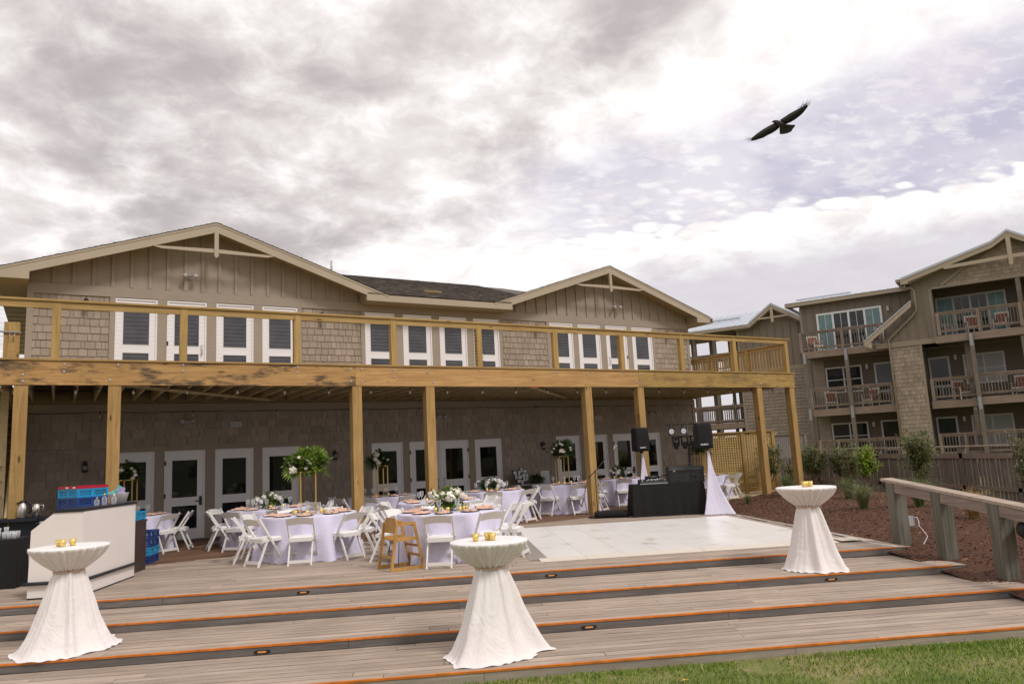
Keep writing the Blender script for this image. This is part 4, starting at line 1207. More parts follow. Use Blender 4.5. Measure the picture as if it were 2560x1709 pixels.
for s, t, z0, z1 in ((-9.64, TFr-.02, GZ, 6.30), (-7.45, TFr-.06, GZ, 6.13), (-1.49, TB-.08, GZ, 6.5), (-1.75, TFr+.1, GZ, 6.1), (.66, TB+.1, GZ, 6.1), (.78, TPI+.1, 6.5, 9.02), (2.6, TB, GZ, 9)):
    g = HB(); g.box(s-.10, s+.10, t-.10, t+.10, z0, z1); o = g.build('balcony_post', M['h_woodz'], hot)
    g = HB()
    for z in (6.12, 2.95):
        if z1 > z: g.box(s-.07, s+.07, t-.106, t-.101, z-.28, z+.35)
    g.build('metal_strap', M['galv'], o)
# ---- open breezeway wing, far left of the hotel
bw = MB(off=HO)
for z in (6.2, 2.9): bw.box(-19, -14.1, 46.6, 50, z-.35, z)
bw.build('breezeway_floor', M['h_wood'], hot)
for z in (6.2, 2.9, .1):
    g = HB(); rail(g, -19, -14.1, 46.65, z); o = g.build('breezeway_railing', M['h_wood'], hot)
    g = HB(); x = -18.9
    while x < -14.2: g.box(x-.02, x+.02, 46.596, 46.629, z+.1, z+1.05); x += .14
    g.build('baluster', M['h_woodz'], o)
    g = HB(); rail(g, -19, -14.1, 50, z); x = -18.9
    while x < -14.2: g.box(x-.02, x+.02, 49.946, 49.979, z+.1, z+1.05); x += .14
    g.build('breezeway_railing', M['h_wood'], hot)
for s in (-18.2, -16.9, -15.6):
    for t in (46.75, 49.9):
        g = HB(); g.box(s-.09, s+.09, t-.09, t+.09, GZ, 8.8); g.build('breezeway_post', M['h_woodz'], hot)
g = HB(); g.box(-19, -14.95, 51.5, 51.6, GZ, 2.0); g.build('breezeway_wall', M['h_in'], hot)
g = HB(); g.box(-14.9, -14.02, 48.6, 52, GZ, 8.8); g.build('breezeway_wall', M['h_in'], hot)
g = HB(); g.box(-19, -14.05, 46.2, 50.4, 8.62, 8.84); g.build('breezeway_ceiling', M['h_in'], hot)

# ---- balcony chairs with orange cushions
M['orange_cushion'] = plain('orange_cushion', (.22, .075, .045), .8)
M['patio_white'] = plain('white_patio_frame', (.66, .62, .58), .5)
def patio_chair():
    e = empty('patio_chair', label='x', cat='patio chair')
    g = MB()
    for sx in (-.28, .28):
        g.bar((sx, -.30, 0), (sx, -.30, .60), .06, .05); g.bar((sx, .30, 0), (sx, .42, .98), .06, .05)
        g.bar((sx, -.36, .60), (sx, .36, .60), .09, .03)
    g.bar((-.28, -.30, .34), (.28, -.30, .34), .04, .08); g.bar((-.28, .41, .95), (.28, .41, .95), .04, .08); g.bar((-.28, .3, .34), (.28, .3, .34), .04, .08)
    g.build('frame', M['patio_white'], e)
    g = MB(); g.box(-.24, .24, -.28, .28, .37, .44); g.build('seat_cushion', M['orange_cushion'], e)
    g = MB(); g.hexa([(-.25, .24, .46), (.25, .24, .46), (.25, .32, .46), (-.25, .32, .46)], [(-.25, .33, .90), (.25, .33, .90), (.25, .42, .90), (-.25, .42, .90)])
    g.build('back_cushion', M['orange_cushion'], e); return e
PC = Proto(patio_chair)
for s, z, a, lb in ((-9.1, 6.5, 40, 'left orange cushioned patio chair on the top left balcony'), (-6.2, 6.5, -50, 'orange cushioned patio chair half hidden by the sloping roof, top left balcony'),
                 (-8.6, 3.24, 15, 'left orange cushioned patio chair on the middle left balcony'), (-6.6, 3.24, -25, 'right orange cushioned patio chair on the middle left balcony'),
                 (-2.7, 6.52, 60, 'leftmost orange cushioned patio chair on the top right balcony'), (-1.35, 6.52, 10, 'orange cushioned patio chair left of the middle rail post, top right balcony'), (-.15, 6.52, -10, 'orange cushioned patio chair by the curtained door, top right balcony'),
                 (-2.2, 3.24, 30, 'orange cushioned patio chair in the middle right balcony beside the tall post'), (.25, 3.26, -15, 'orange cushioned patio chair at the right end of the middle right balcony')):
    p = H(s, 44.95 if s < -3.5 else 44.6, z+.02); PC.put(p, HA+R(a), lb, 'patio chairs on the hotel balconies')
# ---- lattice screen and grey enclosure beside the lodge
def lattice(name, x0, x1, y, z0, z1, frame, mat, lab, cat, kick=.38, posts=(0, .5, 1), pitch=.088, parent=None):
    o_ = ((x0+x1)/2, y, z0)
    e = empty(name, o_, 0, lab, cat)
    n = len(posts)
    xs = [x0+(x1-x0)*p_ for p_ in posts]
    for x in xs:
        g = MB(off=o_); g.box(x-.06, x+.06, y-.05, y+.07, z0, z1+.02); g.build('post', frame, e)
    g = MB(off=o_); g.box(x0-.05, x1+.05, y-.07, y+.09, z1+.022, z1+.06); g.build('cap_rail', frame, e)
    for a, b in zip(xs[:-1], xs[1:]):
        g = MB(off=o_); g.box(a+.062, b-.062, y-.02, y+.02, z1-.08, z1+.02)
        g.build('top_board', frame, e)
        for q0, q1 in ((z0+.05, z0+kick*.5), (z0+kick*.5+.006, z0+kick)):
            g = MB(off=o_); g.box(a+.062, b-.062, y-.02, y+.02, q0, q1); g.build('kick_board', frame, e)
        g = MB(off=o_); x = a+.09
        while x < b-.08: g.box(x-.021, x+.021, y-.012, y-.002, z0+kick, z1-.08); x += pitch
        z = z0+kick+.04
        while z < z1-.1: g.box(a+.062, b-.062, y, y+.010, z-.021, z+.021); z += pitch
        g.build('lattice_panel', mat, e)
M['lattice'] = plain('yellow_lattice', (.50, .34, .12), .7, vary=.15)
M['lattice_grey'] = plain('grey_lattice', (.20, .18, .18), .8, vary=.2)
lattice('lattice_screen', 9.35, 12.02, 26.3, -.15, 1.98, M['rail_post'], M['lattice'], 'yellow pine lattice screen with capped posts right of the lodge corner', 'lattice screen', posts=(0, .57, 1))
lattice('lattice_screen', 14.0, 15.6, 31.0, -.2, 1.85, M['h_woodz'], M['lattice_grey'], 'dark grey lattice screen behind the yellow one near the hotel', 'lattice screen', posts=(0, 1))

# ================================================================== picket fence along the bed
fe = empty('picket_fence', (13.95, 22, -.1), 0, 'weathered grey picket fence with a flat cap rail behind the mulch bed', 'fence')
FO = (13.95, 22, -.1)
fx = 13.95
def fz(y): return -.12
g = MB(off=FO); g.box(fx-.08, fx+.07, 13, 28.4, 1.235, 1.265); g.build('cap_rail', M['deck'], fe)
for y in [13.2+1.95*k for k in range(8)] + [28.3]:
    g = MB(off=FO); g.box(fx-.065, fx+.065, y-.065, y+.065, -.3, 1.234); g.build('post', M['h_woodz'], fe)
g = MB(off=FO); g.box(fx-.065, fx-.027, 13.3, 28.3, .93, 1.07); g.box(fx-.065, fx-.027, 13.3, 28.3, .12, .22); g.build('rail', M['h_wood'], fe)
y = 13.05; rgf = random.Random(6); cnt = 0
while y < 28.35:
    w_ = rgf.uniform(.095, .115)
    g = MB(off=FO); lean = rgf.gauss(0, .008)
    g.hexa([(fx-.025, y, -.25), (fx-.006, y, -.25), (fx-.006, y+w_, -.25), (fx-.025, y+w_, -.25)], [(fx-.025, y+lean, .96+rgf.uniform(-.006, .01)), (fx-.006, y+lean, .96), (fx-.006, y+w_+lean, .96), (fx-.025, y+w_+lean, .965)])
    cnt += 1
    g.build('picket', M['h_woodz'], fe)
    y += w_ + (rgf.uniform(.018, .034) if y < 18.6 else rgf.uniform(.008, .020))
    if cnt >= 100: break
# the rest of the pickets, beyond the first hundred
g = MB(off=FO)
while y < 28.35:
    w_ = rgf.uniform(.085, .105); g.box(fx-.025, fx-.006, y, y+w_, -.25, .96); y += w_+rgf.uniform(.012, .03)
if g.v: tag(g.build('picket_run', M['h_woodz'], fe), kind='stuff')
# fence return toward the hotel steps, at the far end
fe2 = empty('picket_fence', (13.0, 28.4, -.1), 0, 'short weathered fence return with a leaning cap rail left of the long fence', 'fence')
FO2 = (13.0, 28.4, -.1)
g = MB(off=FO2); g.box(12.2, 13.85, 28.42, 28.56, 1.20, 1.235); g.build('cap_rail', M['h_wood'], fe2)
for x in (12.25, 13.1):
    g = MB(off=FO2); g.box(x-.06, x+.06, 28.40, 28.52, -.3, 1.19); g.build('post', M['h_woodz'], fe2)
g = MB(off=FO2); x = 12.35
while x < 13.8: g.box(x, x+.085, 28.57, 28.59, -.25, .95); x += .115
g.build('pickets', M['h_woodz'], fe2)
g = MB(off=FO2); g.bar((12.4, 28.6, 1.35), (14.6, 31.5, 1.95), .05, .09); g.build('ramp_rail', M['h_wood'], fe2)
# stepped handrail at the right end of the deck
hr = empty('handrail', (6.98, 10.1, 0), 0, 'weathered grey handrail of thick posts sloping down beside the deck steps', 'handrail')
HRO = (6.98, 10.1, 0)
capz = lambda y: .955 + (y-11.35)*.090
for y, zb in ((11.17, -.105), (10.12, -.105), (9.02, -.205), (7.95, -.302)):
    g = MB(off=HRO); n = 1
    g.hexa([(6.90, y-.095, zb-.02), (7.09, y-.095, zb-.02), (7.09, y+.095, zb-.02), (6.90, y+.095, zb-.02)], [(6.90, y-.095, capz(y-.095)-.022), (7.09, y-.095, capz(y-.095)-.022), (7.09, y+.095, capz(y+.095)-.022), (6.90, y+.095, capz(y+.095)-.022)])
    g.build('post', M['hr_post'], hr)
g = MB(off=HRO); g.bar((7.0, 11.40, capz(11.40)), (7.0, 7.0, capz(7.0)), .20, .04); g.build('cap_rail', M['deck'], hr)
ys = (11.17, 10.12, 9.02, 7.95, 7.0)
for a, b in zip(ys[:-1], ys[1:]):
    g = MB(off=HRO); g.bar((6.93, a-.097, capz(a-.097)-.095), (6.93, b+.097, capz(b+.097)-.095), .04, .135); g.build('side_rail', M['h_woody'], hr)
# power box on the first post, with its cord
pb = empty('outlet_box', (7.20, 11.17, .30), 0, 'grey outdoor outlet box on the first handrail post', 'outlet box')
g = MB(off=(7.20, 11.17, .30)); g.box(7.092, 7.17, 11.09, 11.19, .26, .40); g.build('box', M['grey_box'], pb)
g = MB(off=(7.20, 11.17, .30)); g.box(7.171, 7.19, 11.09, 11.19, .255, .405); g.build('flip_cover', M['galv'], pb)
g = MB(); g.tube([(7.195, 11.12, .38), (7.24, 11.1, .38), (7.25, 11.08, .32), (7.23, 11.06, .26), (7.27, 11.04, .20), (7.31, 11.0, .10), (7.22, 10.98, 0), (7.2, 10.96, -.06), (7.26, 10.9, -.08), (7.12, 10.82, -.095), (6.85, 10.84, -.06), (6.70, 10.94, .012), (6.62, 11.1, .012), (6.6, 11.5, .012), (6.72, 12.2, .012), (6.66, 13.0, .012), (6.74, 13.9, .012), (6.66, 15.0, .012), (6.74, 16.0, .012), (6.70, 17.0, .012), (6.5, 17.6, .012)], .006, 6)
tag(g.build('extension_cord', M['white']), 'white extension cord looping from the outlet box along the dance floor edge', 'cord')
g = MB(); g.tube([(6.62, 11.9, .012), (6.70, 12.8, .012), (6.63, 13.8, .012), (6.72, 14.7, .012), (6.65, 15.7, .012), (6.72, 16.8, .012), (6.62, 17.7, .012)], .007, 6)
tag(g.build('extension_cord', M['black_metal']), 'black cord lying beside the white one at the dance floor edge', 'cord')
# round black outdoor lamp hanging on the third post
sp = empty('handrail_lamp', (7.20, 8.9, .42), 0, 'round black ribbed lamp housing mounted on the handrail at the right edge', 'lamp')
SOF = (7.20, 8.9, .42)
g = MB(off=SOF); g.tube([(7.05, 8.70, .42), (7.10, 8.74, .42), (7.34, 8.86, .42), (7.42, 8.90, .42)], [.10, .118, .118, .09], 20); g.build('housing', M['black_metal'], sp)
g = MB(off=SOF)
for k in range(8): g.bar((6.985+.012*0, 8.69+.0*k, .35+.02*k), (7.10, 8.66, .35+.02*k), .01, .006)
g.tube([(7.22, 8.80, .53), (7.22, 8.80, .60)], .05, 10); g.build('bracket', M['black_metal'], sp)

# ================================================================== round tables under lavender-white cloths
TD = {
 'A': ((-2.45, 14.35), 'tall-flower table nearest the steps'),
 'B': ((.11, 12.97), 'low-flower table beside the high chair'),
 'C': ((-3.75, 17.05), 'low-flower table by the left doors'),
 'D': ((-1.55, 19.75), 'tall-flower table behind the middle posts'),
 'E': ((-.06, 16.05), 'table behind the front low flowers'),
 'F': ((1.24, 19.45), 'low-flower table by the double doors'),
 'G': ((3.38, 21.0), 'tall-flower table left of the microphone'),
 'H': ((5.40, 22.75), 'table behind the left speaker'),
 'I': ((8.80, 25.0), 'table on the sand behind the right speaker'),
 'J': ((-6.70, 17.05), 'table seen behind the bar'),
}
TRAD = .86
def round_cloth(seed):
    rg = random.Random(seed); n = 120
    ph = [rg.uniform(0, 2*PI) for _ in range(6)]; fr = [7, 11, 16, 5, 23, 3]; am = [.046, .038, .026, .028, .010, .022]
    def fn(th, k, r, z):
        if z > .74: return r, z
        d = (.76-z)/.76
        w_ = sum(a*math.sin(f_*th+p_ + .5*d*math.sin(3*th+p_)) for a, f_, p_ in zip(am, fr, ph))
        w_ = w_ + .6*max(0, w_)
        return r + w_*d**.8, z + (.006*math.sin(30*th) if z < .05 else 0)
    prof = [(0.0, .762), (.5, .762), (TRAD-.012, .762), (TRAD, .757), (TRAD+.006, .745), (TRAD+.004, .70)] + [(TRAD+.004+.045*((.70-z)/.70)**1.2, z) for z in (.6, .5, .4, .3, .2, .1, .04, .006)]
    m = MB(); m.lathe(prof, n=n, fn=fn, cap=False); return m
for i, (k, ((x, y), d)) in enumerate(TD.items()):
    z = -.15 if k == 'I' else 0
    t = empty('round_table', (x, y, z), 0, 'round folding table hidden under the cloth, ' + d, 'table', 'round banquet tables')
    g = MB(); g.lathe([(0, .72), (TRAD-.01, .72), (TRAD-.01, .75), (0, .75)], n=40); g.build('tabletop', M['dark_wood'], t)
    for a in range(4):
        g = MB(); g.tube([(.5*math.cos(a*PI/2), .5*math.sin(a*PI/2), .72), (.5*math.cos(a*PI/2), .5*math.sin(a*PI/2), 0)], .018, 6); g.build('leg', M['grey_box'], t)
    o = round_cloth(40+i).build('tablecloth', M['linen']); o.location = (x, y, z)
    tag(o, 'lavender white floor length cloth on the ' + d, 'tablecloth', 'round tablecloths')

# ---- white folding chairs
def folding_chair():
    e = empty('folding_chair', label='x', cat='folding chair')
    W = .215
    # origin under the seat; the sitter faces +y (towards the table); back at -y
    for sx in (-1, 1):
        g = MB(); g.bar((sx*W, .24, 0), (sx*W, -.27, .79), .022, .036, (0, 1, 0)); g.build('long_leg', M['chair'], e)
        g = MB(); g.bar((sx*(W-.027), -.28, 0), (sx*(W-.027), -.06, .50), .022, .034, (0, 1, 0)); g.build('short_leg', M['chair'], e)
    g = MB(); n = 10      # curved crest panel
    for k in range(n):
        u0, u1 = -1+2*k/n, -1+2*(k+1)/n
        def cv(u, z): return (u*(W-.012), -.215 - .31*(z-.70)*1.5*.45 - .012 + .0*u - .028*(1-u*u) - (z-.66)*.42, z + (.022*(1-u*u)))
        a = [cv(u0, .655), cv(u1, .655), cv(u1, .770), cv(u0, .770)]
        b = [(p[0], p[1]-.014, p[2]) for p in a]
        g.add(a+b, [(3, 2, 1, 0), (4, 5, 6, 7), (0, 1, 5, 4), (2, 3, 7, 6), (1, 2, 6, 5), (3, 0, 4, 7)])
    g.build('backrest', M['chair'], e)
    g = MB(); g.box(-W+.03, W-.03, -.17, .225, .425, .447); g.box(-W+.012, -W+.03, -.17, .225, .40, .45); g.box(W-.03, W-.012, -.17, .225, .40, .45)
    g.box(-W+.03, W-.03, -.19, -.17, .385, .45); g.build('seat', M['chair'], e)
    g = MB(); g.hexa([(-W+.034, -.155, .4475), (W-.034, -.155, .4475), (W-.034, .215, .4475), (-W+.034, .215, .4475)], [(-W+.05, -.14, .466), (W-.05, -.14, .466), (W-.05, .20, .466), (-W+.05, .20, .466)])
    g.build('seat_pad', M['cushion'], e)
    g = MB(); g.box(-W+.04, W-.04, -.273, -.255, .045, .095); g.build('rear_stretcher', M['chair'], e)
    g = MB(); g.box(-W+.012, W-.012, .135, .150, .15, .185); g.build('front_stretcher', M['chair'], e)
    g = MB()
    for sx in (-1, 1): g.ball((sx*(W+.012), -.045, .445), .008, 6, 4); g.ball((sx*(W+.012), .02, .335), .008, 6, 4)
    g.build('pivot_bolt', M['black_metal'], e)
    return e
CH = Proto(folding_chair)
def side(a):
    a = (a+360) % 360
    names = ['right', 'far right', 'far', 'far left', 'left', 'near left', 'near', 'near right']
    return names[int(((a+22.5) % 360)//45)]
CHAIRS = {
 'A': [-86, -125, -163, -42, -6, 38, 78, 118, 158],
 'B': [-98, -58, -18, 20, 60, 102, 140, 176],
 'C': [-153, -112, -70, -28, 15, 60, 105, 165],
 'D': [-98, -140, -55, -12, 168],
 'E': [-100, -60, -20, -150, 25, 160],
 'F': [-92, -45, -135, -5, 178],
 'G': [-80, -122, -38, 172],
 'H': [-98, -142, -52, 150],
 'I': [-62, -100, -15, 60],
 'J': [-28, 6, -68],
}
for k, angs in CHAIRS.items():
    (x, y), d = TD[k]; z = -.15 if k == 'I' else 0
    used = {}
    for a in angs:
        s_ = side(a); used.setdefault(s_, []).append(a)
    for a in angs:
        s_ = side(a); grp = used[s_]
        if len(grp) > 1:
            o_ = sorted(grp, key=lambda q: math.cos(R(q)))   # left to right
            s_ += ', ' + ('leftmost' if o_.index(a) == 0 else 'rightmost' if o_.index(a) == len(o_)-1 else 'middle')
        rr = rnd.uniform(.98, 1.05); jig = rnd.uniform(-7, 7)
        CH.put((x+rr*math.cos(R(a)), y+rr*math.sin(R(a)), z), R(a+90+jig), 'folding chair, %s, %s' % ((s_ + ' side') if ',' not in s_ else s_.replace(',', ' side,'), d), 'white folding chairs around the round tables')

# ---- chargers with napkins, glasses and votives
def plate_fn():
    g = MB(); g.lathe([(0, .004), (.10, .004), (.115, .009), (.158, .013), (.160, .016), (.118, .013), (.10, .008), (0, .008)], n=28)
    return tag(g.build('charger_plate', M['plate']), 'x', 'plate')
def napkin_fn():
    g = MB(); rgn = random.Random(1)
    g.hexa([(-.05, -.15, 0), (.05, -.15, 0), (.055, .15, 0), (-.055, .15, 0)], [(-.042, -.145, .022), (.04, -.145, .018), (.045, .145, .024), (-.045, .145, .020)])
    g.ball((0, .0, .028), .035, 8, 5, (1.3, 1, .4)); g.hexa([(-.10, -.05, 0), (.1, -.06, 0), (.1, .06, 0), (-.1, .05, 0)], [(-.09, -.04, .014), (.09, -.05, .014), (.09, .05, .016), (-.09, .04, .014)])
    return tag(g.build('napkin', M['napkin']), 'x', 'napkin')
def glass_fn():
    e = empty('wine_glass', label='x', cat='wine glass')
    g = MB(); g.lathe([(0, .002), (.033, .002), (.033, .005), (.006, .010), (.004, .09)], n=14); g.build('stem', M['clear'], e)
    g = MB(); g.lathe([(.004, .09), (.030, .115), (.039, .15), (.036, .19), (.032, .215)], n=16, cap=False); g.build('bowl', M['clear'], e)
    return e
def votive_fn():
    e = empty('votive_candle', label='x', cat='candle holder')
    g = MB(); g.lathe([(0, .001), (.028, .001), (.036, .075), (.0335, .075), (.026, .008), (0, .008)], n=18); g.build('glass_cup', M['gold_glass'], e)
    g = MB(); g.lathe([(0, .010), (.026, .010), (.029, .045), (0, .045)], n=12); g.build('candle', M['wax'], e)
    return e
PLT, NAP, GLS, VOT = Proto(plate_fn), Proto(napkin_fn), Proto(glass_fn), Proto(votive_fn)
SEATS = {'A': [-86, -125, -163, -42, -6, 38, 118], 'B': [-98, -58, -18, 20, 140, 178, -135], 'C': [-153, -112, -70, -28, 15, 165],
         'D': [-98, -140, -55, -12], 'E': [-100, -145, 160, -20, 25, 60], 'F': [-92, -45, -5, -135], 'G': [-80, -122, -38, -5], 'H': [-98, -60, -142], 'I': [-100, -62], 'J': [-28, 6]}
for k, angs in SEATS.items():
    (x, y), d = TD[k]; z = (-.15 if k == 'I' else 0) + .763
    used = {}
    for a in angs: used.setdefault(side(a), []).append(a)
    for a in angs:
        s_ = side(a); grp = used[s_]
        if len(grp) > 1: s_ += ' (lefter)' if a == min(grp, key=lambda q: math.cos(R(q))) else ' (righter)'
        s_ = s_.replace('(lefter)', 'side, further left').replace('(righter)', 'side, further right')
        s_ = s_ if 'side' in s_ else s_+' side'
        ca, sa = math.cos(R(a)), math.sin(R(a)); r0 = .64
        PLT.put((x+r0*ca, y+r0*sa, z), 0, 'dark charger plate, %s of the %s' % (s_, d), 'dark charger plates')
        NAP.put((x+r0*ca, y+r0*sa, z+.0165), R(a+90+rnd.uniform(-8, 8)), 'folded blush napkin, %s of the %s' % (s_, d), 'blush napkins on chargers')
        gx, gy = x+.44*math.cos(R(a-14)), y+.44*math.sin(R(a-14))
        GLS.put((gx, gy, z), 0, 'clear wine glass, %s of the %s' % (s_, d), 'wine glasses on the round tables')
VS = {'A': [(.25, -.12), (.30, -.02), (-.20, -.18), (.02, -.25), (-.28, .05)], 'B': [(-.22, -.16), (-.02, -.26), (.18, -.22), (.25, -.13), (.30, -.02)], 'C': [(.1, -.3), (.32, -.1)], 'D': [(-.1, -.22), (.2, -.15)],
      'E': [(.1, -.2), (-.25, -.1)], 'F': [(-.1, -.28), (.15, -.26)], 'G': [(-.15, -.2), (.0, -.25), (.2, -.18)], 'H': [(-.2, -.25)], 'I': [(.1, -.2)]}
for k, L in VS.items():
    (x, y), d = TD[k]; z = (-.15 if k == 'I' else 0) + .763
    L = sorted(L)
    wd = {1: [''], 2: ['left ', 'right '], 3: ['left ', 'middle ', 'right '], 5: ['leftmost ', 'second from left ', 'middle ', 'second from right ', 'rightmost ']}[len(L)]
    for (dx, dy), q in zip(L, wd): VOT.put((x+dx, y+dy, z), 0, q + 'gold glass votive on the ' + d, 'gold votives on the round tables')

# ================================================================== flowers
def leaf_shape(g, c, d, up, L, W):
    """pointed leaf of two folded halves"""
    d = d.normalized(); s_ = d.cross(up)
    s_ = s_.normalized() if s_.length > 1e-4 else d.orthogonal().normalized()
    n = s_.cross(d)
    g.add([c, c+d*L*.45+s_*W*.5-n*L*.03, c+d*L, c+d*L*.45-s_*W*.5-n*L*.03, c+d*L*.5+n*L*.06], [(0, 1, 4), (1, 2, 4), (2, 3, 4), (3, 0, 4)])
def rdir(rg):
    while True:
        v = Vector((rg.uniform(-1, 1), rg.uniform(-1, 1), rg.uniform(-1, 1)))
        if .1 < v.length < 1: return v.normalized()
def bloom(g, c, r, rg):
    c = Vector(c)
    for k in range(34):
        d = rdir(rg)
        if d.z < -.5: continue
        t1 = d.orthogonal().normalized()*r*.42; t2 = d.cross(t1).normalized()*r*.42
        a = rg.uniform(0, 6); u = t1*math.cos(a)+t2*math.sin(a); v = d.cross(u).normalized()*r*.42
        p = c+d*r*rg.uniform(.72, .95); q = d*r*.22
        g.add([p-u*.2, p-v+q*.1, p+u+q*.9, p+v+q*.1], [(0, 1, 2, 3)])
    g.ball(tuple(c), r*.78, 9, 6, (1, 1, .95), .08, rg)
def arrangement(name, ext, nleaf, blooms, lsz, mat, rg, fans=(), sprays=(), lift=0.0, pmat='petal'):
    """ext (x,y,z) half sizes"""
    e = empty(name)
    g = MB(); c0 = Vector((0, 0, ext[2]*.85+lift))
    for k in range(int(nleaf*1.5)):
        d = rdir(rg); q = rg.uniform(.35, .95)
        lob = 1+.22*math.sin(5*math.atan2(d.y, d.x)+2)+.15*math.sin(7*d.z)
        p = c0 + Vector((d.x*ext[0], d.y*ext[1], d.z*ext[2]))*q*lob
        dd = (d + rdir(rg)*.8 + Vector((0, 0, .15))).normalized()
        L = lsz*rg.uniform(.6, 1.3); leaf_shape(g, p, dd, Vector((0, 0, 1)), L, L*rg.uniform(.45, .7))
    for (b, d, n, L) in sprays:      # trailing branches
        b = Vector(b)+c0; d = Vector(d).normalized()
        for i in range(n):
            p = b + d*L*i/n + Vector((0, 0, -.3*L*(i/n)**2)); leaf_shape(g, p, (d+rdir(rg)*.9).normalized(), Vector((0, 0, 1)), lsz*.8, lsz*.35)
    g.build('foliage', mat, e)
    for (b, ax, n, L) in fans:       # palm fans
        g = MB(); b = Vector(b)+c0; ax = Vector(ax).normalized(); s_ = ax.cross(Vector((.25, 1, .1))).normalized()
        for i in range(n):
            a = R(-75+150*i/(n-1)); d = (ax*math.cos(a)+s_*math.sin(a)); l = L*(.78+.22*math.cos(a))
            w_ = s_*math.cos(a)-ax*math.sin(a); w_ = w_*L*.11
            g.add([b, b+d*l*.55+w_, b+d*l+Vector((0, -.01, -.02)), b+d*l*.55-w_], [(0, 1, 2, 3)])
        g.build('palm_fan', mat, e)
    for (x, y, z, r) in blooms:
        g = MB(); bloom(g, (x, y, c0.z+z), r, rg); g.build('bloom', M[pmat], e)
    return e
def low_bowl(loc, lab):
    b = empty('glass_bowl', loc, 0, lab, 'vase')
    g = MB(); g.lathe([(0, .004), (.07, .004), (.10, .05), (.105, .11), (.10, .11), (.095, .05), (.066, .01), (0, .010)], n=20); g.build('bowl', M['clear'], b)
    g = MB(); g.lathe([(.0, .006), (.155, .006), (.155, .001), (0, .001)], n=24); g.build('mirror_base', M['steel'], b)
    return b
rg = random.Random(91)
def put(e, loc, lab, rz=0): e.location = loc; e.rotation_euler = (0, 0, rz); tag(e, lab, 'flower arrangement', 'table flowers')
(x, y), d = TD['B']; low_bowl((x, y, .764), 'clear glass bowl holding the white flowers by the high chair')
e = arrangement('flower_arrangement', (.27, .20, .15), 520, [(-.27, -.02, .07, .085), (-.20, -.10, .04, .06), (.02, -.17, .02, .10), (.15, -.06, .09, .085), (.24, -.12, .03, .075), (-.12, -.20, -.17, .05), (-.05, -.22, -.22, .045), (.05, .0, .12, .08), (-.08, -.05, .07, .07)], .085, M['leaf_bright'], rg,
    sprays=[((-.2, -.1, -.05), (-1, -.2, .1), 10, .16), ((.2, -.1, -.1), (.9, -.4, -.3), 10, .16), ((-.1, -.18, -.1), (-.5, -.6, -.8), 12, .18)]); put(e, (x, y, .84), 'low arrangement of white hydrangeas and greens on the table by the high chair')
(x, y), d = TD['C']; low_bowl((x, y, .764), 'clear glass bowl on the table by the left doors')
e = arrangement('flower_arrangement', (.27, .18, .13), 380, [(-.22, -.12, .03, .07), (-.14, -.14, -.02, .06), (-.08, -.1, .06, .07), (.06, -.08, .10, .07), (.15, -.06, .07, .07), (.24, -.1, .03, .06), (-.25, -.1, -.05, .05)], .08, M['leaf_bright'], rg, pmat='petal_w'); put(e, (x, y, .82), 'low arrangement of cream and white flowers on the table by the left doors')
(x, y), d = TD['F']; low_bowl((x, y, .764), 'clear glass bowl on the table by the double doors')
e = arrangement('flower_arrangement', (.36, .2, .12), 460, [(-.30, -.12, .07, .05), (-.05, -.15, .05, .08), (.10, -.1, .09, .07), (.2, -.1, .07, .07), (.28, -.1, .04, .06), (.34, -.1, -.04, .07), (.18, -.17, -.06, .06)], .085, M['leaf_dark'], rg, pmat='petal_w'); put(e, (x, y, .82), 'wide low arrangement of white flowers on the table by the double doors')
(x, y), d = TD['H']; low_bowl((x, y, .764), 'clear glass bowl on the table behind the left speaker')
e = arrangement('flower_arrangement', (.30, .2, .15), 380, [(-.28, -.1, .05, .07), (-.2, -.12, .0, .06), (-.05, -.15, .01, .09), (-.1, -.05, .1, .06), (.28, -.1, -.02, .05)], .085, M['leaf_dark'], rg); put(e, (x, y, .82), 'low arrangement of white flowers behind the left covered speaker')
# tall gold stands and their arrangements
def gold_stand():
    e = empty('flower_stand', label='x', cat='flower stand')
    w_, h = .135, .765
    for sx in (-1, 1):
        for sy in (-1, 1):
            g = MB(); g.box(sx*w_-.011, sx*w_+.011, sy*w_-.011, sy*w_+.011, .012, h-.02); g.build('leg', M['gold'], e)
    g = MB()
    for z in (h-.018, .0):
        for sy in (-1, 1): g.box(-w_-.011, w_+.011, sy*w_-.010, sy*w_+.010, z, z+.018 if z else .011)
        for sx in (-1, 1): g.box(sx*w_-.010, sx*w_+.010, -w_+.011, w_-.011, z+.001, z+.017 if z else .010)
    g.build('frame', M['gold'], e)
    g = MB(); g.box(-w_, w_, -w_, w_, h, h+.006); g.build('top_plate', M['gold'], e)
    return e
GS = Proto(gold_stand)
LAB = {'A': 'sunlit green arrangement with a palm fan on the tall gold stand nearest the steps', 'D': 'dark arrangement with three white blooms on the tall stand behind the middle posts',
       'G': 'dark arrangement with white sprays on the tall stand left of the microphone', 'I': 'dark greenery on a tall stand hanging behind the right covered speaker', 'J': 'white orchid arrangement on the tall stand partly hidden behind the second post'}
